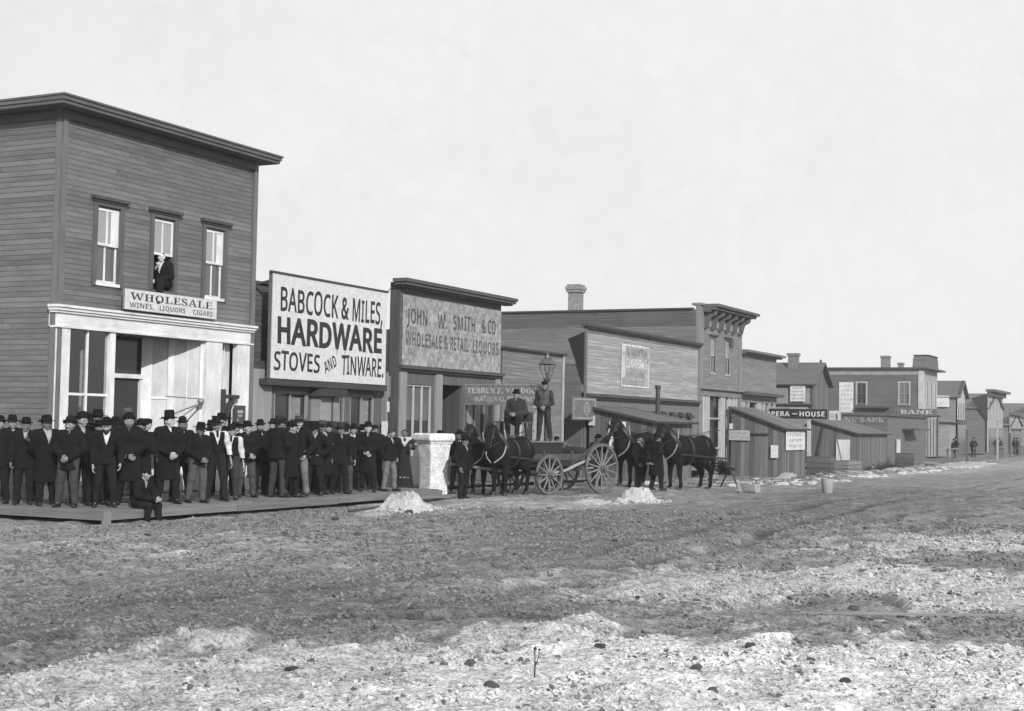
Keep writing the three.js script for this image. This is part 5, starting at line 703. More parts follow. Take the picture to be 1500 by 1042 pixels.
// ---------------------------------------------------------------- horses
function horse(label, o) {
  const g = thing('horse', label, 'horse', o.x, o.y ?? groundAt(o.x, o.z)[0], o.z, o.ry, o.group), s = o.s ?? 1; g.scale.setScalar(s); const nk = o.neck ?? 0, ht = o.turn ?? 0, r = rng(o.seed);
  const P = [0.0, 1.78 + nk, 1.06], M1 = [Math.sin(ht) * 0.5, 1.3 + nk * 1.2, 1.06 + Math.cos(ht) * 0.5], mid = (a, b, t) => a.map((v, i) => v + (b[i] - v) * t);
  const trunk = blend([cone([0, 1.14, -0.5], [0, 1.1, 0.1], 0.36, 0.345, 1, 1.12), cone([0, 1.1, 0.1], [0, 1.17, 0.55], 0.345, 0.32, 1, 1.2), cone([0, 1.22, -0.62], [0, 1.2, -0.66], 0.32, 0.3, 1, 1.1), cone([0, 1.08, 0.62], [0, 1.0, 0.62], 0.25, 0.2), cone([0, 1.42, 0.3], [0, 1.35, -0.1], 0.13, 0.1)], 0.16);
  const neck = blend([cone([0, 1.22, 0.6], [0, 1.55 + nk * 0.6, 0.85], 0.25, 0.165, 1, 1.45), cone([0, 1.55 + nk * 0.6, 0.85], P, 0.165, 0.115, 1, 1.25)], 0.12);
  const head = blend([cone(P, mid(P, M1, 0.35), 0.115, 0.12, 1, 1.2), cone(mid(P, M1, 0.3), mid(P, M1, 0.95), 0.105, 0.062, 1, 1.1), cone(mid(P, M1, 0.9), M1, 0.068, 0.07), cone([P[0], P[1] - 0.1, P[2] + 0.04], mid(P, M1, 0.5).map((v, i) => v - (i === 1 ? 0.06 : 0)), 0.085, 0.06)], 0.06);
  const ears = [cone([0.06, P[1] + 0.08, P[2] - 0.02], [0.085, P[1] + 0.24, P[2] + 0.02], 0.036, 0.01, 1.5), cone([-0.06, P[1] + 0.08, P[2] - 0.02], [-0.085, P[1] + 0.24, P[2] + 0.02], 0.036, 0.01, 1.5)];
  const L = []; for (const sd of [-1, 1]) { const f = (r() - 0.5) * 0.16, b = (r() - 0.5) * 0.16, x = 0.17 * sd;
    L.push(cone([0.16 * sd, 1.05, 0.5], [x, 0.8, 0.5], 0.19, 0.11), cone([x, 0.8, 0.5], [x, 0.46, 0.52 + f * 0.5], 0.105, 0.062), cone([x, 0.46, 0.52 + f * 0.5], [x, 0.15, 0.5 + f], 0.058, 0.042), cone([x, 0.15, 0.5 + f], [x, 0.06, 0.55 + f], 0.048, 0.052));
    L.push(cone([0.16 * sd, 1.12, -0.62], [x * 1.05, 0.82, -0.46], 0.25, 0.16), cone([x * 1.05, 0.82, -0.46], [x, 0.53, -0.75 + b * 0.4], 0.15, 0.068), cone([x, 0.53, -0.75 + b * 0.4], [x, 0.16, -0.68 + b], 0.064, 0.046), cone([x, 0.16, -0.68 + b], [x, 0.06, -0.62 + b], 0.05, 0.055)); }
  const legs = blend(L, 0.05), hoofs = []; L.forEach(() => 0);
  const f = (x, y, z) => { let d = smin(trunk(x, y, z), neck(x, y, z), 0.16); d = smin(d, legs(x, y, z), 0.09); d = smin(d, head(x, y, z), 0.07); for (const e of ears) d = smin(d, e(x, y, z), 0.02); return Math.max(d, 0.05 - y); };
  const w = Math.max(0.5, Math.abs(M1[0]) + 0.15);
  mesh(g, 'body', nets(f, [-w, 0, -1.15, w, 2.2 + nk, 1.75], 0.026), M('hide', (o.c ?? 0.022) * 0.7, 0.85));
  for (const sd of [-1, 1]) { for (const [z, k] of [[0.55, 0], [-0.62, 1]]) mesh(g, 'hoof', new THREE.CylinderGeometry(0.055, 0.072, 0.09, 12), M('plain', 0.02, 0.6), 0.17 * sd, 0.045, z); mesh(g, 'eye', new THREE.SphereGeometry(0.022, 10, 8), M('plain', 0.008, 0.15), ...mid(P, M1, 0.32).map((v, i) => (i === 0 ? v + sd * 0.095 : i === 1 ? v + 0.03 : v))); }
  const mane = []; for (let i = 0; i < 26; i++) { const t = i / 25, p = mid([0, 1.52, 0.5], [0, P[1] + 0.1, P[2] - 0.04], t), y = p[1] + 0.03 + Math.sin(t * 3.1) * 0.06; mane.push(rod(V(0.01, y, p[2] - 0.02), V(0.13 + r() * 0.05, y - 0.24 - r() * 0.08, p[2] + 0.03 * r()), 0.03, 0.008, 5), rod(V(0, y, p[2] - 0.02), V(-0.06, y - 0.12, p[2]), 0.03, 0.01, 5)); } for (let i = 0; i < 6; i++) mane.push(rod(V(0, P[1] + 0.14, P[2]), V((r() - 0.5) * 0.1, P[1] - 0.08 - r() * 0.06, P[2] + 0.14), 0.025, 0.006, 5));
  mesh(g, 'mane', merge(mane), M('hide', 0.012, 0.8));
  const tail = []; for (let i = 0; i < 22; i++) { const a = r() * 6.28, q = r() * 0.05; tail.push(rod(V(Math.cos(a) * 0.02, 1.34, -0.93), V(Math.cos(a) * q, 1.1, -1.06 + Math.sin(a) * q), 0.03, 0.03, 5), rod(V(Math.cos(a) * q, 1.1, -1.06 + Math.sin(a) * q), V(Math.cos(a) * q * 1.5, 0.42 + r() * 0.2, -1.02 + Math.sin(a) * q * 1.5), 0.03, 0.006, 5)); } mesh(g, 'tail', merge(tail), M('hide', 0.01, 0.8));
  if (o.blaze) mesh(g, 'blaze', rod(V(...mid(P, M1, 0.22)).add(V(0, 0.05, 0.095)), V(...mid(P, M1, 0.75)).add(V(0, 0.03, 0.058)), 0.03, 0.02, 8), M('hide', 0.35));
  const lea = M('plain', 0.016, 0.45), ring = (rx, ry, t, y, z, ax = 0, m = lea, nm = 'harness_strap') => { const q = mesh(g, nm, new THREE.TorusGeometry(1, t, 8, 40), m, 0, y, z); q.scale.set(rx, ry, 1); q.rotation.x = ax; return q; };
  const collar = ring(0.25, 0.39, 0.2, 1.28, 0.62, 0.5, M('plain', 0.02, 0.5), 'collar'); collar.scale.z = 0.4; for (const sd of [-1, 1]) mesh(g, 'hame', new THREE.TubeGeometry(new THREE.CatmullRomCurve3([V(0.05 * sd, 0.86, 0.92), V(0.25 * sd, 1.05, 0.82), V(0.26 * sd, 1.35, 0.67), V(0.1 * sd, 1.72, 0.5)]), 16, 0.02, 6), M('plain', o.hame ?? 0.2, 0.4));
  ring(0.37, 0.4, 0.04, 1.1, 0.12); ring(0.36, 0.38, 0.035, 1.14, -0.5); for (const sd of [-1, 1]) { mesh(g, 'trace', beam(V(0.33 * sd, 1.02, 0.6), V(0.36 * sd, 0.9, -1.2), 0.03, 0.05), lea); mesh(g, 'rein', new THREE.TubeGeometry(new THREE.CatmullRomCurve3([V(M1[0] + 0.08 * sd, M1[1] + 0.04, M1[2] - 0.06), V(0.2 * sd, 1.48, 0.6), V(0.16 * sd, 1.56, -0.4), V(0.1 * sd, 1.72, -1.2)]), 20, 0.012, 5), lea); }
  const br = []; for (const sd of [-1, 1]) br.push(rod(V(P[0] + 0.115 * sd, P[1] + 0.05, P[2] + 0.02), V(M1[0] + 0.078 * sd, M1[1] + 0.04, M1[2] - 0.05), 0.012, 0.012, 5), moved(new THREE.CylinderGeometry(0.06, 0.06, 0.015, 12), ...mid(P, M1, 0.35).map((v, i) => (i === 0 ? v + 0.125 * sd : v)), 0, 0, Math.PI / 2)); br.push(moved(new THREE.TorusGeometry(0.095, 0.012, 6, 24), ...mid(P, M1, 0.68), -0.85, ht, 0), moved(new THREE.TorusGeometry(0.125, 0.012, 6, 24), ...mid(P, M1, 0.08), -0.5, ht, 0)); mesh(g, 'bridle', merge(br), M('plain', 0.03, 0.4));
  return g;
}
// ---------------------------------------------------------------- wagons
function wheel(T, x, z, R, n, spokeM, rimM) {
  const W = new THREE.Group(); W.name = 'wheel'; W.position.set(x, R, z); W.rotation.y = Math.PI / 2; T.add(W);
  const ring = (ro, ri, w) => { const s = new THREE.Shape(); s.absarc(0, 0, ro, 0, Math.PI * 2); const h = new THREE.Path(); h.absarc(0, 0, ri, 0, Math.PI * 2, true); s.holes.push(h); return new THREE.ExtrudeGeometry(s, { depth: w, bevelEnabled: true, bevelSize: 0.005, bevelThickness: 0.005, bevelSegments: 1, curveSegments: 28 }).translate(0, 0, -w / 2); };
  mesh(W, 'rim', ring(R - 0.018, R - 0.075, 0.05), rimM); mesh(W, 'tyre', ring(R - 0.004, R - 0.017, 0.056), M('iron', 0.12, 0.4)); mesh(W, 'hub', merge([new THREE.CylinderGeometry(0.1, 0.1, 0.18, 18).rotateX(Math.PI / 2), new THREE.CylinderGeometry(0.06, 0.075, 0.32, 16).rotateX(Math.PI / 2)]), rimM);
  const sp = merge([rod(V(0, 0.08, 0), V(0, R - 0.07, 0), 0.028, 0.02, 8)]); for (let i = 0; i < n; i++) { const q = mesh(W, 'spoke', sp, spokeM); q.rotation.z = (i / n) * Math.PI * 2; }
  return W;
}
const WO = V(37.6, 0, -17.4), WF = V(-0.955, 0, -0.295), WRY = Math.atan2(WF.x, WF.z), WL = V(WF.z, 0, -WF.x);
const onWagon = (lx, y, lz) => WO.clone().addScaledVector(WL, lx).addScaledVector(WF, lz).setY(y);
{
  const T = thing('freight_wagon', 'open freight wagon with large spoked wheels and a team of two dark horses', 'wagon', WO.x, groundAt(WO.x, WO.z)[0] - 0.02, WO.z, WRY), sp = M('wood', 0.17), rim = M('wood', 0.1), fr = M('wood', 0.06), dk = M('wood', 0.012);
  for (const s of [-1, 1]) { wheel(T, s * 0.75, -1.1, 0.72, 14, sp, rim); wheel(T, s * 0.75, 1.15, 0.56, 12, sp, rim); }
  mesh(T, 'axle', merge([moved(box(1.36, 0.12, 0.12, 'x'), 0, 0.72, -1.1)]), fr); mesh(T, 'axle', box(1.36, 0.12, 0.12, 'x'), fr, 0, 0.56, 1.15); mesh(T, 'bolster', box(1.05, 0.2, 0.14, 'x'), fr, 0, 0.9, -1.1); mesh(T, 'bolster', box(1.05, 0.32, 0.14, 'x'), fr, 0, 0.82, 1.15);
  mesh(T, 'reach_pole', beam(V(0, 0.7, -1.3), V(0, 0.62, 1.3), 0.09, 0.09), M('wood', 0.28)); mesh(T, 'hound', merge([beam(V(0.5, 0.74, -1.05), V(0.05, 0.66, 0.1), 0.06, 0.08), beam(V(-0.5, 0.74, -1.05), V(-0.05, 0.66, 0.1), 0.06, 0.08), new THREE.TubeGeometry(new THREE.CatmullRomCurve3([V(0.62, 0.98, -0.7), V(0.66, 0.82, -0.1), V(0.64, 0.66, 0.4), V(0.6, 0.6, 1.0)]), 20, 0.045, 7)]), M('wood', 0.26));
  for (let i = 0; i < 5; i++) mesh(T, 'bed_plank', box(0.2, 0.05, 3.9, 'z'), vary('wood', 0.1, 0.3, 4)[i % 4], (i - 2) * 0.206, 1.03, 0);
  for (const s of [-1, 1]) for (let k = 0; k < 2; k++) mesh(T, 'side_board', box(0.035, 0.17, 3.95, 'z'), k ? M('wood', 0.06) : dk, s * 0.53, 0.99 - 0.18 * (1 - k) * 0 + k * 0.18 - 0.12, 0); mesh(T, 'tail_board', box(1.0, 0.3, 0.035, 'x'), dk, 0, 1.0, -1.96); for (const s of [-1, 1]) for (const z of [-1.2, 0, 1.2]) mesh(T, 'stake', box(0.05, 0.5, 0.05, 'y'), fr, s * 0.57, 0.98, z);
  mesh(T, 'front_box', box(1.0, 0.4, 1.6, 'x'), dk, 0, 1.25, 1.1); mesh(T, 'front_box_lid', box(1.06, 0.04, 1.66, 'x'), M('wood', 0.12), 0, 1.47, 1.1);
  mesh(T, 'seat', merge([moved(box(1.1, 0.05, 0.42, 'x'), 0, 2.0, 1.85), moved(box(1.1, 0.26, 0.04, 'x'), 0, 2.15, 1.64)]), fr); mesh(T, 'seat_riser', merge([beam(V(0.45, 1.45, 1.75), V(0.45, 2.0, 1.85), 0.06, 0.06), beam(V(-0.45, 1.45, 1.75), V(-0.45, 2.0, 1.85), 0.06, 0.06)]), M('iron', 0.05)); mesh(T, 'foot_board', beam(V(0, 1.42, 1.95), V(0, 1.62, 2.5), 1.0, 0.04), fr);
  mesh(T, 'tongue', rod(V(0, 0.55, 1.2), V(0, 0.85, 4.2), 0.05, 0.035), M('wood', 0.24)); mesh(T, 'whiffletree', merge([rod(V(-0.95, 0.62, 1.75), V(0.95, 0.62, 1.75), 0.035), rod(V(-0.95, 0.66, 1.62), V(-0.2, 0.66, 1.62), 0.025), rod(V(0.95, 0.66, 1.62), V(0.2, 0.66, 1.62), 0.025)]), fr); mesh(T, 'brake_beam', box(1.5, 0.1, 0.1, 'x'), fr, 0, 0.75, -0.28); mesh(T, 'brake_lever', beam(V(0.62, 0.75, 0.2), V(0.66, 1.75, -1.45), 0.05, 0.04), M('wood', 0.05));
}
for (const [lx, lz, n] of [[0.1, -0.6, 3], [-0.2, 0.1, 2]]) { const p = onWagon(lx, 1.055, lz), t = thing('grain_sack', n === 3 ? 'dark heavy sack lying toward the rear of the freight wagon bed' : 'smaller dark sack lying in the middle of the freight wagon bed', 'sack', p.x, 1.04, p.z, WRY); mesh(t, 'bag', nets(blend([cone([-0.22, 0.14, 0], [0.22, 0.14, 0], 0.17, 0.15, 0.75), cone([0.2, 0.15, 0], [0.36, 0.18, 0], 0.08, 0.1, 0.8)], 0.1), [-0.55, -0.08, -0.35, 0.6, 0.42, 0.35], 0.025), M('cloth', 0.03)); mesh(t, 'tie', new THREE.TorusGeometry(0.085, 0.012, 6, 16).rotateY(Math.PI / 2), M('cloth', 0.2), 0.31, 0.17, 0); }
const team = (lx, lz) => onWagon(lx, 0, lz);
{ const a = team(0.62, 2.62), b = team(-0.5, 2.35); horse('dark horse of the wagon team nearer the camera with a pale hame', { x: a.x, z: a.z, ry: WRY + 0.26, seed: 11, s: 1.02, c: 0.01, turn: 0.35, neck: -0.05, hame: 0.26 }); horse('dark horse on the far side of the wagon team beside the standing man', { x: b.x, z: b.z, ry: WRY + 0.3, seed: 12, s: 1.02, c: 0.016, turn: -0.1, neck: 0.02, blaze: true }); }
horse('black horse of the second pair standing broadside, rump toward the sheds', { x: 43.5, z: -15.55, s: 1.12, ry: Math.atan2(-0.9, -0.42), seed: 13, c: 0.007, neck: -0.06, turn: 0.5 });
horse('dark horse with a white star, far side of the second pair by the snow heap', { x: 42.9, z: -17.1, s: 1.12, ry: Math.atan2(-0.93, -0.2), seed: 14, c: 0.011, neck: 0.0, turn: 0.15, blaze: true });
{ // pole drag with a brush broom behind the second pair
  const T = thing('brush_drag', 'low pole drag with a dark bushy bundle of brush in front of the bill-covered shed', 'brush drag', 45.6, groundAt(45.6, -14.9)[0], -14.9, 0.55), r = rng(55), l = [];
  mesh(T, 'pole', merge([rod(V(-1.2, 0.62, 0), V(1.0, 0.72, 0), 0.06, 0.05), rod(V(-0.6, 0, 0.2), V(-0.3, 0.7, 0), 0.03), rod(V(-0.2, 0, -0.3), V(-0.3, 0.7, 0), 0.03)]), M('wood', 0.05));
  for (let i = 0; i < 260; i++) { const a = V(0.2 + r() * 0.5, 0.72 + (r() - 0.5) * 0.14, (r() - 0.5) * 0.2); l.push(rod(a, a.clone().add(V(0.25 + r() * 0.55, (r() - 0.62) * 0.55, (r() - 0.5) * 0.5)), 0.012, 0.004, 4)); } stuff(mesh(T, 'brush', merge(l), M('wood', 0.03)));
}
{ // wooden hand sled
  const T = thing('wooden_sled', 'pale wooden sled with upturned runners behind the second pair of horses', 'sled', 43.35, groundAt(43.35, -13.5)[0], -13.5, 0.12), rs = [[-0.55, 0.42], [-0.62, 0.36], [-0.42, 0.06], [-0.3, 0.0], [0.52, 0.0], [0.52, 0.17], [-0.22, 0.19], [-0.36, 0.3]];
  for (const z of [-0.26, 0.24]) mesh(T, 'runner', prism(rs, 0.05), M('wood', 0.36), 0, 0, z); for (let i = 0; i < 4; i++) mesh(T, 'cross_slat', box(0.1, 0.03, 0.62, 'z'), M('wood', 0.3), -0.2 + i * 0.2, 0.33, 0.02); for (const x of [-0.2, 0.02, 0.4]) for (const z of [-0.24, 0.27]) mesh(T, 'upright', beam(V(x - 0.06, 0.17, z), V(x + 0.03, 0.32, z), 0.05, 0.04), M('wood', 0.34)); mesh(T, 'rail', box(1.0, 0.04, 0.04, 'x'), M('wood', 0.3), 0.2, 0.36, 0.3);
}
{ const T = thing('barrel', 'grey wooden barrel standing before the clothing store behind the broadside horse', 'barrel', 57.6, groundAt(57.6, -19.6)[0], -19.6); const ln = [[0, 0], [0.32, 0], [0.38, 0.3], [0.4, 0.55], [0.38, 0.8], [0.32, 1.1], [0.3, 1.1], [0.3, 1.06], [0, 1.06]]; mesh(T, 'staves', new THREE.LatheGeometry(ln.map(([a, b]) => new THREE.Vector2(a, b)), 24), M('wood', 0.24)); for (const [y, q] of [[0.12, 0.352], [0.35, 0.389], [0.78, 0.386], [1.0, 0.343]]) mesh(T, 'hoop', new THREE.CylinderGeometry(q, q, 0.05, 24, 1, true), M('iron', 0.06), 0, y, 0); }
// ---------------------------------------------------------------- street lamp, pedestal, small things
{
  const T = thing('street_lamp', 'dark street lamp with a tapered glass lantern beside the small grey clapboard store', 'street lamp', 40.0, groundAt(40, -18.9)[0], -18.9), ir = M('iron', 0.06);
  mesh(T, 'post', new THREE.LatheGeometry([[0, 0], [0.13, 0], [0.13, 0.12], [0.09, 0.2], [0.075, 0.9], [0.055, 1.0], [0.05, 2.9], [0.08, 2.95], [0.045, 3.02], [0.04, 3.3], [0.11, 3.36], [0.1, 3.42], [0, 3.42]].map(([a, b]) => new THREE.Vector2(a, b)), 14), ir); mesh(T, 'ladder_bar', rod(V(-0.32, 2.86, 0), V(0.32, 2.86, 0), 0.018), ir);
  const L = new THREE.Group(); L.name = 'lantern'; L.position.y = 3.4; L.scale.set(0.78, 0.92, 0.78); T.add(L); const b = 0.1, t = 0.24, h = 0.5, bars = []; for (let i = 0; i < 4; i++) { const a = Math.PI / 4 + i * Math.PI / 2, a2 = a + Math.PI / 2, R = (q) => q * Math.SQRT2, p0 = V(Math.cos(a) * R(b), 0, Math.sin(a) * R(b)), p1 = V(Math.cos(a) * R(t), h, Math.sin(a) * R(t)), q0 = V(Math.cos(a2) * R(b), 0, Math.sin(a2) * R(b)), q1 = V(Math.cos(a2) * R(t), h, Math.sin(a2) * R(t)), top2 = V(Math.cos(a) * R(0.09), h + 0.22, Math.sin(a) * R(0.09)); bars.push(rod(p0, p1, 0.014), rod(p1, q1, 0.02), rod(p0, q0, 0.014), rod(p1, top2, 0.012));
    const pg = new THREE.BufferGeometry(); pg.setAttribute('position', new THREE.Float32BufferAttribute([...p0.toArray(), ...q0.toArray(), ...q1.toArray(), ...p1.toArray()], 3)); pg.setAttribute('uv', new THREE.Float32BufferAttribute([0, 0, 1, 0, 1, 1, 0, 1], 2)); pg.setIndex([0, 1, 2, 0, 2, 3]); pg.computeVertexNormals(); mesh(L, 'pane', pg, glass); }
  mesh(L, 'frame', merge(bars), ir); mesh(L, 'roof', merge([new THREE.CylinderGeometry(0.12, 0.36, 0.2, 4, 1).rotateY(Math.PI / 4).translate(0, h + 0.115, 0), new THREE.CylinderGeometry(0.1, 0.12, 0.1, 8).translate(0, h + 0.26, 0), new THREE.SphereGeometry(0.05, 10, 8).translate(0, h + 0.34, 0)]), M('iron', 0.12)); mesh(L, 'burner', merge([rod(V(0, 0, 0), V(0, 0.16, 0), 0.02), new THREE.SphereGeometry(0.035, 8, 6).translate(0, 0.2, 0)]), ir);
}
{
  const T = thing('pedestal', 'white tapering pedestal with a broad rounded cap beside the boardwalk end', 'pedestal', 33.95, groundAt(33.95, -19.4)[0] - 0.02, -19.4, -0.45); const rb = (hx, y0, y1, rr) => (x, y, z, k = 1) => { const qx = Math.abs(x) - hx * k + rr, qz = Math.abs(z) - hx * k + rr, qy = Math.abs(y - (y0 + y1) / 2) - (y1 - y0) / 2 + rr, ax = Math.max(qx, 0), ay = Math.max(qy, 0), az = Math.max(qz, 0); return Math.hypot(ax, ay, az) + Math.min(Math.max(qx, qy, qz), 0) - rr; };
  const body = rb(0.3, 0.05, 1.5, 0.05), prof = (y) => 1.0 + 0.16 * Math.pow(clamp((y - 0.75) / 0.7), 2) - 0.05 * Math.sin(clamp(y / 1.2) * Math.PI), nn = (x, y, z) => 0.012 * (fbm(x * 6 + 10, y * 6 + z * 5 + 10, 3, 91) - 0.5);
  mesh(T, 'shaft', nets((x, y, z) => body(x, y, z, prof(y)) * 0.9 + nn(x, y, z), [-0.42, 0, -0.42, 0.42, 1.56, 0.42], 0.024), M('stone', 0.64)); const cap = rb(0.43, 1.5, 1.72, 0.07), cap2 = rb(0.37, 1.44, 1.53, 0.02); mesh(T, 'cap', nets((x, y, z) => Math.min(cap(x, y, z), cap2(x, y, z)) + nn(x, y, z), [-0.48, 1.4, -0.48, 0.48, 1.78, 0.48], 0.022), M('stone', 0.68)); mesh(T, 'base_plank', box(0.95, 0.08, 0.9, 'x'), M('wood', 0.2), 0, 0.03, 0);
}
{ // clods, stones and litter on the street
  const r = rng(77), spots = [[10.4, -6.7, 1.7], [19.9, -14.2, 1], [20.4, -13.1, 1.1], [18.7, -10.8, 1], [18.9, -16.3, 1], [16.8, -10.5, 0.8], [15.3, -14.5, 0.9], [14.8, -6.1, 1], [15.2, -6.0, 0.7], [16.8, -4.3, 1.1], [15.7, -3.7, 1.1], [14.8, -7.8, 1.3], [14.1, -10.0, 0.7], [11.3, -4.8, 0.8], [10.6, -3.7, 0.7], [10.1, -5.4, 0.8], [11.2, -6.6, 1], [12.0, -3.7, 0.9], [9.3, -4.8, 0.9], [9.8, -3.3, 0.7], [9.1, -6.4, 0.7], [10.8, -2.6, 0.7], [13.2, -4.4, 0.8], [12.6, -7.4, 0.8], [23.5, -15.6, 1.3], [26.8, -15.9, 1.6], [25.6, -13.3, 1], [30.5, -14.3, 1.2], [22.2, -9.2, 0.9], [17.2, -8.4, 0.8]];
  for (let i = 0; i < 0; i++) { const d = 9 + Math.pow(r(), 0.7) * 24, a = (46 - r() * 38) * Math.PI / 180; const x = d * Math.cos(a), z = -d * Math.sin(a); if (z > -18) spots.push([x, z, 0.08 + r() * r() * 0.3]); }
  spots.length > 40 && spots.splice(0, spots.length, ...spots.filter((_, i) => i % 3 !== 1)); const G = [0, 1, 2, 3].map((k) => { const g = new THREE.IcosahedronGeometry(0.1, 2), P = g.attributes.position; for (let i = 0; i < P.count; i++) { const x = P.getX(i), y = P.getY(i), z = P.getZ(i), q = 0.65 + 0.8 * fbm(x * 16 + 9 + k * 7, y * 16 + z * 19 + 9, 3, 401 + k); P.setXYZ(i, x * q * 1.25, y * q * 0.7, z * q); } g.computeVertexNormals(); return g; });
  const ms = vary('stone', 0.06, 0.5, 4); spots.forEach(([x, z, s], i) => { s *= 0.5; const m = top('mud_clod', 'dark clod of mud or stone lying on the open street', 'clod', G[i % 4], ms[i % 4], x, groundAt(x, z)[0] + 0.015 * s, z, r() * 6.3, 'dark clods scattered over the street'); m.scale.set(s, s * (0.8 + r() * 0.5), s); });
  const T = thing('dry_weed', 'small bare forked weed sticking out of the foreground snow', 'weed', 9.92, groundAt(9.92, -4.75)[0] - 0.02, -4.75, 0.3); mesh(T, 'stem', merge([rod(V(0, 0, 0), V(0.01, 0.13, 0), 0.006, 0.005, 6), rod(V(0.01, 0.13, 0), V(0, 0.24, 0.0), 0.005, 0.002, 6), rod(V(0.01, 0.11, 0), V(0.06, 0.17, 0.02), 0.005, 0.003, 6), rod(V(0.06, 0.17, 0.02), V(0.085, 0.22, 0.02), 0.004, 0.002, 6), rod(V(0.005, 0.17, 0), V(-0.04, 0.23, 0), 0.003, 0.002, 6)]), M('wood', 0.03)); mesh(T, 'seed_head', merge([new THREE.IcosahedronGeometry(0.014, 1).translate(0, 0.245, 0), new THREE.IcosahedronGeometry(0.01, 1).translate(0.086, 0.225, 0.02)]), M('wood', 0.03));
  const pl = (label, a, b, w, l) => { const p0 = V(a[0], groundAt(...a)[0] + 0.035, a[1]), p1 = V(b[0], groundAt(...b)[0] + 0.035, b[1]); const c = p0.clone().add(p1).multiplyScalar(0.5), d = p1.clone().sub(p0), m = top('loose_board', label, 'board', box(d.length(), 0.025, w, 'x'), M('wood', l), c.x, c.y, c.z, Math.atan2(-d.z, d.x)); m.rotation.order = 'YXZ'; m.rotation.z = Math.asin(d.y / d.length()); };
  pl('long thin pale lath lying on the street at the right', [15.0, -4.1], [15.9, -2.1], 0.03, 0.22); pl('short dark lath lying left of the long pale lath', [14.2, -5.5], [14.5, -4.9], 0.04, 0.1); pl('pale board lying at the foot of the shed covered with bills', [64.5, -18.4], [69.5, -18.2], 0.25, 0.34); pl('dark board lying on snow before the boardwalk end', [26.4, -17.2], [28.6, -17.35], 0.2, 0.06); pl('grey board lying on the mud before the long low shed', [76, -17.6], [80, -18.1], 0.3, 0.2);
  const bx = (label, x, z, w, h, d, l, ry) => { const T2 = thing('wooden_crate', label, 'crate', x, groundAt(x, z)[0], z, ry), n = 3; for (const [sx, sz, len, rot] of [[0, d / 2, w, 0], [0, -d / 2, w, 0], [w / 2, 0, d, Math.PI / 2], [-w / 2, 0, d, Math.PI / 2]]) for (let i = 0; i < n; i++) mesh(T2, 'slat', box(len, h / n - 0.02, 0.025, 'x'), vary('wood', l, 0.3, 3)[i], sx, (i + 0.5) * h / n, sz, rot); mesh(T2, 'lid', box(w, 0.03, d, 'x'), M('wood', l * 0.9), 0, h + 0.015, 0); };
  bx('dark crate beside the white post under the opera house board', 73.0, -18.9, 1.5, 0.85, 1.2, 0.08, 0.1); bx('low pale crate right of the dark crate by the white post', 77.0, -18.5, 2.2, 0.6, 0.8, 0.16, -0.1); bx('dark crate near the snow bank before the sign hut', 92.5, -18.6, 1.4, 0.9, 1.1, 0.06, 0.2);
  const B = thing('brush_heap', 'dark heap of brush and rubbish in front of the long low plank shed', 'brush heap', 84.5, groundAt(84.5, -18.0)[0], -18.0), l = []; for (let i = 0; i < 220; i++) { const a = r() * 6.28, q = Math.sqrt(r()) * 1.6; const p = V(Math.cos(a) * q, 0, Math.sin(a) * q * 0.6); l.push(rod(p, p.clone().add(V((r() - 0.5) * 1.2, 0.2 + (1.7 - q) * 0.45 * r(), (r() - 0.5) * 0.8)), 0.025, 0.008, 4)); } stuff(mesh(B, 'twigs', merge(l), M('wood', 0.04)));
  const S = thing('tin_pail', 'small pale tin pail standing alone on the open street', 'pail', 43.2, groundAt(43.2, -10.98)[0], -10.98); mesh(S, 'pail', new THREE.LatheGeometry([[0, 0.0], [0.15, 0], [0.2, 0.42], [0.215, 0.43], [0.2, 0.44], [0.145, 0.02]].map(([a, b]) => new THREE.Vector2(a, b)), 20), M('plain', 0.35, 0.5)); mesh(S, 'handle', new THREE.TorusGeometry(0.19, 0.01, 5, 20, Math.PI), M('iron', 0.2), 0, 0.42, 0);
}

for (const [n, cx, cz, rr, q] of [['pile by the pedestal', 27.3, -16.3, 1.3, 0.3], ['pile by the wagon', 34.4, -13.7, 1.3, 0.3]]) { const r = rng(n.length * 31), l = []; for (let i = 0; i < 130; i++) { const a = r() * 6.28, d = Math.sqrt(r()) * rr, x = Math.cos(a) * d, z = Math.sin(a) * d * 0.65, s = 0.02 + 0.09 * Math.pow(r(), 3) * (1.2 - d / rr); const g = new THREE.IcosahedronGeometry(1, 1), P = g.attributes.position; for (let k = 0; k < P.count; k++) { const w = 0.7 + 0.7 * fbm(P.getX(k) * 2 + i, P.getY(k) * 2 + P.getZ(k) * 2 + 9, 2, 600 + i); P.setXYZ(k, P.getX(k) * w, P.getY(k) * w * 0.8, P.getZ(k) * w); } g.computeVertexNormals(); g.scale(s, s, s); const e = d / rr; g.translate(x, groundAt(cx + x, cz + z)[0] + q * 0.62 * Math.max(0, 1 - e * 1.25) + s * 0.2, z); l.push(g); } const m = stuff(mesh(scene, numbered('snow_lumps'), merge(l), M('stone', 0.44), cx, 0, cz)); m.userData.label = 'broken lumps of crusted snow on the ' + n; m.userData.category = 'snow'; }
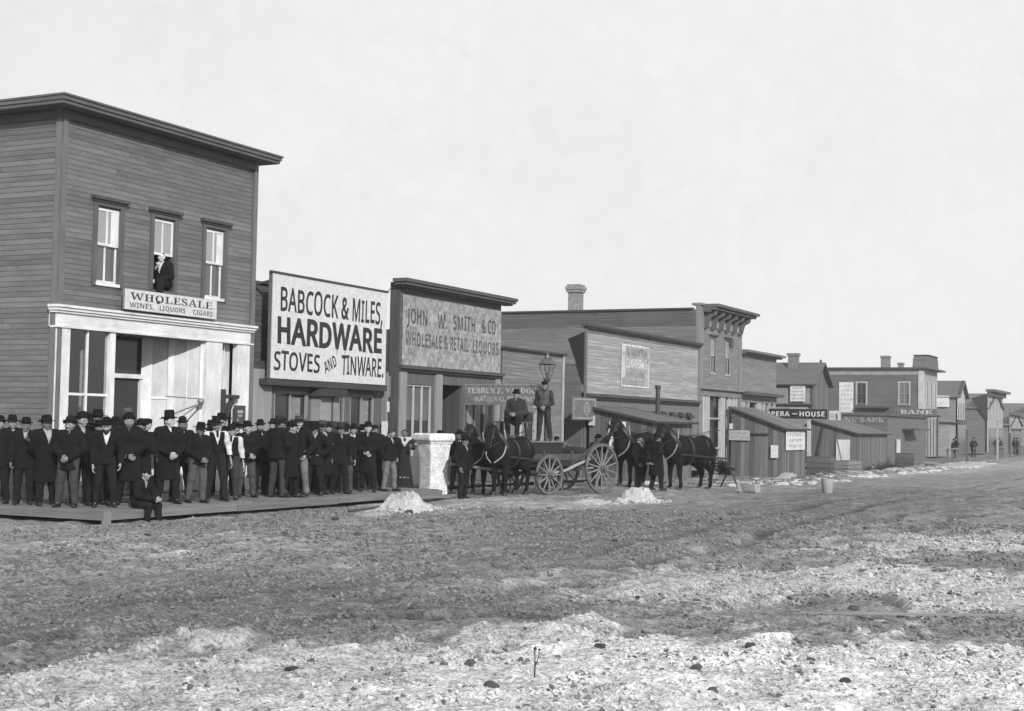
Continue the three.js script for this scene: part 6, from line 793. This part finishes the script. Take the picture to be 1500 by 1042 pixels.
{ // churned crumbs of mud and crusted snow, and straw, over the near street
  const r = rng(515), G = [0, 1].map((k) => { const g = new THREE.IcosahedronGeometry(1, 1), P = g.attributes.position; for (let i = 0; i < P.count; i++) { const x = P.getX(i), y = P.getY(i), z = P.getZ(i), q = 0.6 + 0.9 * fbm(x * 1.7 + 9 + k * 5, y * 1.7 + z * 2.1 + 9, 3, 431 + k); P.setXYZ(i, x * q, y * q * 0.62, z * q); } g.computeVertexNormals(); return g; });
  const lists = [[], [], []];
  for (let i = 0; i < 230000; i++) { const d = 9 + Math.pow(r(), 0.8) * 24, a = (47 - r() * 41) * Math.PI / 180, x = d * Math.cos(a), z = -d * Math.sin(a); if (z < -18.3) continue; const cl = fbm(x * 1.7, z * 2.3, 3, 441); if (r() > sstep(0.3, 0.72, cl)) continue; let [y, c, m, tr] = groundAt(x, z); if (tr > 0.3) continue; const s = (0.0045 + 0.019 * Math.pow(r(), 5)) * (0.75 + d * 0.03); lists[r() < 0.2 ? 0 : m > 0.2 ? 1 : 0].push([x, y + s * 0.02, z, s, c]); }
  const D = new THREE.Object3D(); lists.slice(0, 2).forEach((L, k) => { const im = new THREE.InstancedMesh(G[k], new THREE.MeshStandardMaterial({ color: 0xffffff, roughness: 0.95 }), L.length); L.forEach(([x, y, z, s, c], i) => { D.position.set(x, y, z); D.rotation.set(r() * 0.8, r() * 6.3, r() * 0.8); D.scale.set(s * (0.8 + r()), s * (0.7 + 0.6 * r()), s); D.updateMatrix(); im.setMatrixAt(i, D.matrix); const l = k ? L[i][4] * (0.75 + 0.5 * r()) : 0.06 + 0.14 * r(); im.setColorAt(i, gray(l)); }); im.name = k ? 'snow_crumbs' : 'mud_crumbs'; im.userData = { kind: 'stuff', label: k ? 'crusted crumbs of old snow strewn over the street' : 'small crumbs of churned dark mud over the street', category: k ? 'snow' : 'mud' }; im.castShadow = im.receiveShadow = true; scene.add(im); });
}
for (const [i, x, z, h, lab] of [[0, 118, -18.9, 2.6, 'thin grey post at the kerb before the bank corner'], [1, 131, -18.4, 3.4, 'pale tall post beyond the bank near the lone far figure'], [2, 141, -18.7, 2.4, 'short dark post left of the heavy cornice building'], [3, 160, -18.6, 3.2, 'far pale post near the right edge']]) { const T = thing('street_post', lab, 'post', x, -0.4, z); mesh(T, 'shaft', box(0.16, h, 0.16, 'y'), M('wood', i % 2 ? 0.32 : 0.08), 0, h / 2, 0); mesh(T, 'cap', box(0.24, 0.08, 0.24, 'x'), M('wood', 0.2), 0, h + 0.03, 0); }
for (const [x, z, lab] of [[112, -19.0, 'hitching rail in front of the sign hut and bank'], [136, -18.9, 'hitching rail before the white-fronted gabled building'], [153, -19.0, 'hitching rail before the heavy cornice building']]) { const T = thing('hitching_rail', lab, 'hitching rail', x, -0.35, z); for (const q of [-2, 0, 2]) mesh(T, 'post', box(0.14, 1.1, 0.14, 'y'), M('wood', 0.12), q, 0.55, 0); mesh(T, 'rail', rod(V(-2.3, 1.05, 0), V(2.3, 1.02, 0), 0.06), M('wood', 0.16), 0, 0, 0.1); }

{ // rubbish along the feet of the sheds
  const r = rng(808), words2 = ['weathered', 'pale', 'dark', 'grey', 'split', 'short', 'long', 'muddy', 'broken', 'warped', 'narrow', 'wide'];
  for (let i = 0; i < 34; i++) { const x = 47 + i * 1.65 + r(), z = -18.9 + r() * 1.5, len = 0.8 + r() * 2.2, m = top('scrap_board', 'piece of scrap board lying along the feet of the plank sheds', 'board', box(+len.toFixed(1), 0.05, 0.16, 'x'), vary('wood', 0.2, 0.7, 6)[i % 6], x, groundAt(x, z)[0] + 0.06 + r() * 0.1, z, (r() - 0.5) * 1.6, 'scrap boards along the sheds'); m.rotation.order = 'YXZ'; m.rotation.z = (r() - 0.5) * 0.25; }
  const l = []; for (let i = 0; i < 900; i++) { const x = 47 + r() * 58, z = -18.6 + r() * r() * 2.6, s = 0.04 + 0.16 * r() * r(), g = new THREE.IcosahedronGeometry(1, 0); g.scale(s * (1 + r()), s * 0.7, s * (0.8 + r())); g.rotateY(r() * 6); g.translate(x, groundAt(x, z)[0] + s * 0.2, z); l.push(g); } const m = stuff(mesh(scene, 'rubble', merge(l), M('stone', 0.16))); m.userData.label = 'rubble and frozen clods along the feet of the sheds'; m.userData.category = 'rubble';
  const l2 = []; for (let i = 0; i < 700; i++) { const x = 46 + r() * 70, z = -18.5 + r() * 3.2, s = 0.05 + 0.2 * r() * r(), g = new THREE.IcosahedronGeometry(1, 0); g.scale(s * (1 + 2 * r()), s * 0.5, s * (0.8 + r())); g.rotateY(r() * 6); if (fbm(x * 0.3, z * 0.8, 2, 66) < 0.5) continue; g.translate(x, groundAt(x, z)[0] + s * 0.1, z); l2.push(g); } const m2 = stuff(mesh(scene, 'snow_scraps', merge(l2), M('stone', 0.46))); m2.userData.label = 'scraps of old snow among the rubbish before the sheds'; m2.userData.category = 'snow';
  for (const [x, z, lean, lab] of [[55.5, -19.0, 0.35, 'plank leaning on the front of the stovepipe shed'], [79.5, -19.3, 0.3, 'plank leaning left of the white door of the long low shed'], [91, -19.2, 0.4, 'plank leaning at the right end of the long low shed']]) { const T = top('leaning_plank', lab, 'plank', beam(V(0, 0, 0), V(lean, 1.9, -0.5), 0.16, 0.04), M('wood', 0.12), x, groundAt(x, z)[0], z); }
}
// ---------------------------------------------------------------- people
const cam = (x, z) => Math.atan2(-x, -z);                    // the turn that faces the photographer
const stand = (label, x, z, h, o) => { const onBoards = x > 20.4 && x < 33 && z < -18.65 && z > -22.2; const y = o.y ?? (onBoards ? BW : Math.max(groundAt(x, z)[0], -9)); return person(label, { x, y, z, h, ry: cam(x, z) + (o.off ?? 0), hat: 'derby', outfit: 'coat', pose: 'down', ...o }); };
const WG = 'row of people along the storefronts';
stand('man in a dark slouch hat nearest the left edge of the photo', 21.88, -22.5, 1.76, { y: BW, pose: 'chest', hat: 'slouch', off: 0.2, coatC: 0.009 });
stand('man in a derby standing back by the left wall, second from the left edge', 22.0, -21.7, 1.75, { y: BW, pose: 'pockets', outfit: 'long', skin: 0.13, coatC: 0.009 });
stand('man in a derby and greyish trousers leaning in front of the white corner pilaster', 20.75, -19.9, 1.76, { pose: 'clasp', trC: 0.045, moustache: true, off: -0.3, turn: -0.3, hatC: 0.012 });
stand('tall man in a derby behind the display window, white collar, face turned right', 21.5, -20.25, 1.85, { pose: 'down', outfit: 'coat', off: 0.3, turn: 0.4 });
stand('man with head bowed, white shirt front and both pale hands hanging, left group', 21.2, -19.35, 1.76, { pose: 'down', nod: 0.35, shirtC: 0.5, outfit: 'jacket', beard: true, skin: 0.34 });
stand('tall man in a dark hat half hidden behind the bowed man, left group', 22.45, -20.75, 1.9, { outfit: 'long', skin: 0.1, hat: 'slouch', turn: 0.8 });
stand('man in a broad dark hat looking down, left of the bearded man', 22.4, -20.3, 1.78, { hat: 'wide', nod: 0.4, pose: 'fold', outfit: 'coat' });
stand('stout bearded man in a derby and dark coat behind the seated man', 21.95, -19.45, 1.85, { beard: true, beardC: 0.08, pose: 'clasp', outfit: 'long', stout: 0.15, coatC: 0.009 });
stand('man in a light grey hat looking over the bearded man', 23.38, -20.7, 1.9, { hat: 'tall', hatC: 0.09, turn: 0.6, outfit: 'coat', shirtC: 0.45 });
stand('man in white shirt sleeves, dark vest and light apron by the doorway', 23.1, -20.0, 1.77, { outfit: 'vest', hat: 'cap', pose: 'fold', shirtC: 0.55, apron: true, tie: true, skin: 0.36 });
stand('man in a tall black hat and long dark coat before the white storefront', 22.95, -19.3, 1.87, { hat: 'tall', outfit: 'long', pose: 'clasp', skin: 0.38, shirtC: 0.5, off: 0.35, turn: 0.4 });
stand('dark-bearded man in a derby right of the man with the tall black hat', 23.95, -19.8, 1.79, { beard: true, outfit: 'coat', skin: 0.14, pose: 'pockets' });
stand('short man in a slouch hat with a dark jacket and grey trousers', 23.65, -19.15, 1.68, { hat: 'slouch', outfit: 'jacket', trC: 0.075, nod: 0.25, skin: 0.16, pose: 'clasp', off: 0.5 });
stand('man of whom only a pale bare head shows behind the short man', 25.4, -21.0, 1.74, { hat: 'none', skin: 0.2, outfit: 'jacket' });
stand('slim moustached man in dark vest with white sleeves and a tilted slouch hat', 24.4, -19.2, 1.79, { hat: 'slouch', outfit: 'vest', moustache: true, tie: true, shirtC: 0.55, tip: 0.15, off: 0.25, step: 0.1, trC: 0.016 });
stand('man in a broad hat looking right behind the slim moustached man', 25.8, -20.3, 1.9, { hat: 'wide', turn: 0.9, outfit: 'coat' });
stand('short man in a black flat-brimmed hat with vest and white shirt sleeves', 24.95, -19.3, 1.66, { hat: 'wide', outfit: 'vest', tie: true, shirtC: 0.5, pose: 'down', trC: 0.035, skin: 0.3 });
stand('man with hands clasped, dark jacket and grey trousers before the framed notice', 25.95, -19.6, 1.72, { outfit: 'jacket', pose: 'clasp', trC: 0.055, off: 0.4, turn: 0.35, skin: 0.28, shirtC: 0.4 });
stand('broad man seen from behind in a dark coat and grey trousers', 26.55, -19.2, 1.85, { outfit: 'jacket', off: 2.6, stout: 0.2, trC: 0.04, hat: 'slouch', hatC: 0.02, pose: 'pockets' });
stand('man with a white scarf looking left at the end of the tall building', 27.5, -20.0, 1.78, { outfit: 'coat', off: -0.6, shirtC: 0.5, pose: 'fold' });
stand('man in a wide grey hat and pale trousers before the hardware store', 27.35, -19.15, 1.87, { hat: 'wide', hatC: 0.05, outfit: 'jacket', trC: 0.13, pose: 'pockets', off: -0.3, coatC: 0.009, skin: 0.34 });
stand('large man in a long dark coat below the middle of the billboard', 28.2, -19.15, 1.76, { outfit: 'long', stout: 0.25, pose: 'chest', hatC: 0.05, hat: 'slouch', skin: 0.14, off: 0.6 });
stand('man with a white collar and derby behind the capped man below the billboard', 29.6, -19.9, 1.72, { outfit: 'coat', pose: 'down', shirtC: 0.55, turn: 0.3 });
stand('man in a dark cap with light brown face below the right part of the billboard', 29.55, -19.35, 1.64, { hat: 'cap', outfit: 'coat', shirtC: 0.4, turn: -0.4, trC: 0.05 });
stand('man with a low derby behind the crossed-arm man below the billboard end', 30.8, -20.0, 1.69, { outfit: 'jacket', trC: 0.05, pose: 'clasp', shirtC: 0.45 });
stand('man in a derby with pale hands crossed in front of a long dark coat', 30.35, -19.2, 1.76, { outfit: 'long', pose: 'clasp', skin: 0.36, off: -0.1 });
stand('man in dark jacket and light grey trousers at the end of the boardwalk', 30.95, -18.95, 1.64, { outfit: 'jacket', trC: 0.14, hat: 'none', hairC: 0.05, off: 0.9, nod: 0.4, pose: 'pockets' });
stand('woman in a dark dress with a white neckerchief beside the white pedestal', 33.7, -20.2, 1.72, { outfit: 'dress', hat: 'none', pose: 'reach', skin: 0.12, y: 0.12 });
stand('man in a dark hat standing between the white pedestal and the wagon team', 33.6, -18.3, 1.72, { hat: 'slouch', outfit: 'coat', shirtC: 0.3, pose: 'down', off: 0.8, coatC: 0.009, skin: 0.16 });
stand('man leaning toward the white pedestal with one white sleeve', 34.85, -19.7, 1.7, { hat: 'cap', outfit: 'vest', pose: 'reach', off: -0.9, shirtC: 0.5, y: 0.1 });
stand('man in a dark hat with a white shirt front behind the big rear wagon wheel', 42.6, -18.3, 1.72, { hat: 'derby', outfit: 'coat', shirtC: 0.55, off: 0.3 });
stand('boy-sized dark figure behind the middle of the freight wagon', 42.9, -19.9, 1.68, { hat: 'cap', outfit: 'coat', skin: 0.1, pose: 'fold' });
{ // the deeper rows of the crowd
  const R = [
    [20.72, -21.6, 1.74, 'dark-coated man at the very left edge, partly cut by the frame', { outfit: 'coat', hat: 'derby', pose: 'back' }],
    [20.85, -21.1, 1.72, 'man between the two leftmost men, hand at his lapel', { outfit: 'coat', pose: 'lapel', skin: 0.14 }],
    [20.9, -20.55, 1.77, 'broad man in a long coat left of the corner pilaster', { outfit: 'long', pose: 'back', hat: 'slouch', stout: 0.15, skin: 0.12 }],
    [21.8, -20.95, 1.72, 'man between the pilaster and the display window, only face and hat showing', { outfit: 'coat', pose: 'lapel', moustache: true }],
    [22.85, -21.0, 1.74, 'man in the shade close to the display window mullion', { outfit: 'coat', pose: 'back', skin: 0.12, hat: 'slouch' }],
    [24.0, -20.85, 1.7, 'man with a low cap beside the dark doorway', { outfit: 'jacket', hat: 'cap', pose: 'fold', skin: 0.2 }],
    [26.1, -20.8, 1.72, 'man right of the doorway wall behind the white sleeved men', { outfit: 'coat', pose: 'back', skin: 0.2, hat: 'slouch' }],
    [26.6, -20.35, 1.7, 'man in a wide hat under the dark bracket shadow shape', { outfit: 'coat', hat: 'wide', pose: 'lapel', turn: -0.7 }],
    [27.2, -20.15, 1.76, 'stout man between the framed notice and the hardware store panel', { outfit: 'long', stout: 0.22, pose: 'back', beard: true }],
    [28.1, -20.2, 1.8, 'tall dark figure under the left half of the billboard', { outfit: 'long', pose: 'fold', hat: 'derby', skin: 0.13 }],
    [28.85, -20.0, 1.74, 'man with folded arms behind the large long-coated man', { outfit: 'coat', pose: 'fold', hat: 'slouch' }],
    [30.45, -20.6, 1.7, 'man with a white collar by the small show window', { outfit: 'coat', pose: 'back', shirtC: 0.55, turn: -0.6 }],
    [31.5, -20.6, 1.68, 'man in a derby close to the hardware store window on the right', { outfit: 'coat', pose: 'lapel' }],
    [32.1, -20.5, 1.68, 'man in a soft hat near the paper notice on the store post', { outfit: 'coat', hat: 'slouch', pose: 'back', turn: 0.6 }],
    [31.4, -19.65, 1.7, 'dark-coated man behind the man in light grey trousers', { outfit: 'long', hat: 'cap', pose: 'fold', skin: 0.15 }],
    [32.55, -19.9, 1.6, 'short dark figure at the end of the boardwalk beside the woman', { outfit: 'coat', hat: 'cap', pose: 'back', skin: 0.12 }],
    [26.75, -19.0, 1.74, 'man turned sideways in front of the man seen from behind', { outfit: 'long', off: 1.2, pose: 'back', hat: 'derby', stout: 0.1 }],
    [27.8, -19.05, 1.72, 'man in dark clothes right of the pale trousers, hat pulled low', { outfit: 'coat', pose: 'akimbo', nod: 0.35, hat: 'wide', off: -0.4 }],
    [28.9, -19.1, 1.7, 'man in a dark coat left of the capped man at the boardwalk front', { outfit: 'coat', pose: 'back', off: 0.5, skin: 0.16, hat: 'slouch', hatC: 0.03 }],
    [21.55, -19.9, 1.7, 'man squeezed between the bowed man and the moustached man, left group', { outfit: 'coat', pose: 'back', hat: 'wide', skin: 0.18 }],
    [22.5, -19.6, 1.73, 'dark man just right of the stout bearded man', { outfit: 'long', pose: 'lapel', hat: 'derby', skin: 0.15, turn: -0.5 }],
  ];
  R.forEach(([x, z, h, l, o], i) => stand(l, x, z, h, { off: ((i * 37) % 11 - 5) * 0.09, y: BW, ...o }));
}
stand('tall dark-coated man standing before the second pair of horses', 41.3, -15.75, 1.78, { outfit: 'long', off: 2.4, pose: 'back', stout: 0.2, hat: 'slouch' });
stand('man in dark clothes holding the bridle between the second pair of horses', 41.9, -16.6, 1.74, { outfit: 'coat', pose: 'reach', off: 1.2, hat: 'derby', skin: 0.14 });
stand('dark man between the standing man and the wagon team by the pedestal', 35.3, -19.4, 1.74, { outfit: 'coat', pose: 'back', hat: 'derby', skin: 0.14, y: 0.05 });
person('man seated on the boardwalk edge in dark clothes, hands on his knees', { x: 21.55, y: BW - 0.34, z: -18.82, h: 1.52, ry: cam(21.5, -18.8) + 0.85, lean: 0.16, hat: 'cap', pose: 'sit', outfit: 'coat', kneeDrop: -0.06, nod: 0.2, skin: 0.26, coatC: 0.009 });
{ const p = onWagon(0.1, 0, 1.85); person('driver in a dark coat and hat sitting high on the wagon seat', { x: p.x, y: 2.03 - 0.43, z: p.z, h: 1.78, ry: WRY + 0.5, hat: 'derby', pose: 'drive', outfit: 'coat', stout: 0.25, coatC: 0.03, skin: 0.2 }); }
{ const p = onWagon(0.05, 0, 0.62); person('man in a dark jacket and grey shirt standing up on the freight wagon', { x: p.x, y: 1.49, z: p.z, h: 1.76, ry: WRY + 0.55, hat: 'cap', pose: 'clasp', outfit: 'vest', shirtC: 0.03, coatC: 0.075, skin: 0.18, trC: 0.03, hatC: 0.01 }); }
{ const T = thing('window_stool', 'dark stool inside the open upper window of the corner building', 'stool', 25.86, 4.31, -22.42); mesh(T, 'seat', box(0.5, 0.05, 0.4, 'x'), dark, 0, 0.56, 0); for (const x of [-0.2, 0.2]) for (const z of [-0.15, 0.15]) mesh(T, 'leg', box(0.04, 0.54, 0.04, 'y'), dark, x, 0.27, z); }
person('man in dark clothes looking out of the open upper middle window', { x: 25.86, y: 4.52, z: -22.1, h: 1.74, ry: -1.25, hat: 'none', pose: 'window', outfit: 'coat', lean: 0.06, turn: 0.5, skin: 0.55, shirtC: 0.55 });
{ // far figures, each a small whole person
  const F = [[1388, 122, -20.4, 1.78, 'first far figure beyond the bank, in a long dark coat', 'long'], [1394, 124, -20.9, 1.6, 'shorter far figure close behind the first one past the bank', 'coat'], [1411, 127, -19.8, 1.74, 'lone dark figure on the walkway before the white-fronted gabled building', 'coat'], [0, 138, -19.3, 1.72, 'far figure beside the pale tall post', 'coat'], [0, 145, -20.4, 1.7, 'far dark figure in the shade before the heavy cornice building', 'long'], [0, 160, -20.5, 1.7, 'far figure right under the heavy cornice', 'coat'], [0, 178, -20.0, 1.75, 'smallest far figure close to the right edge', 'long'], [0, 150, -19.2, 1.72, 'far figure left of the trio in front of the heavy cornice building', 'coat'], [0, 154, -20, 1.7, 'stooping far figure in the distance at the right', 'jacket'], [0, 166, -19.4, 1.74, 'far figure near the right edge, left of the last pair', 'long'], [0, 171, -20.2, 1.78, 'left one of the last pair of far figures at the right edge', 'coat'], [0, 173.5, -19.4, 1.74, 'right one of the last pair of far figures at the right edge', 'coat']];
  F.forEach(([, x, z, h, l, f], i) => stand(l, x, z, h, { y: -0.18, outfit: f, pose: i % 2 ? 'down' : 'pockets', hat: i % 3 ? 'derby' : 'slouch', off: (i - 3) * 0.4, group: 'far figures along the street', coatC: 0.03, trC: 0.04, stout: 0.1 }));
}
scene.fog = new THREE.FogExp2(0xe4e4e4, 0.0006);
renderer.render(scene, camera);
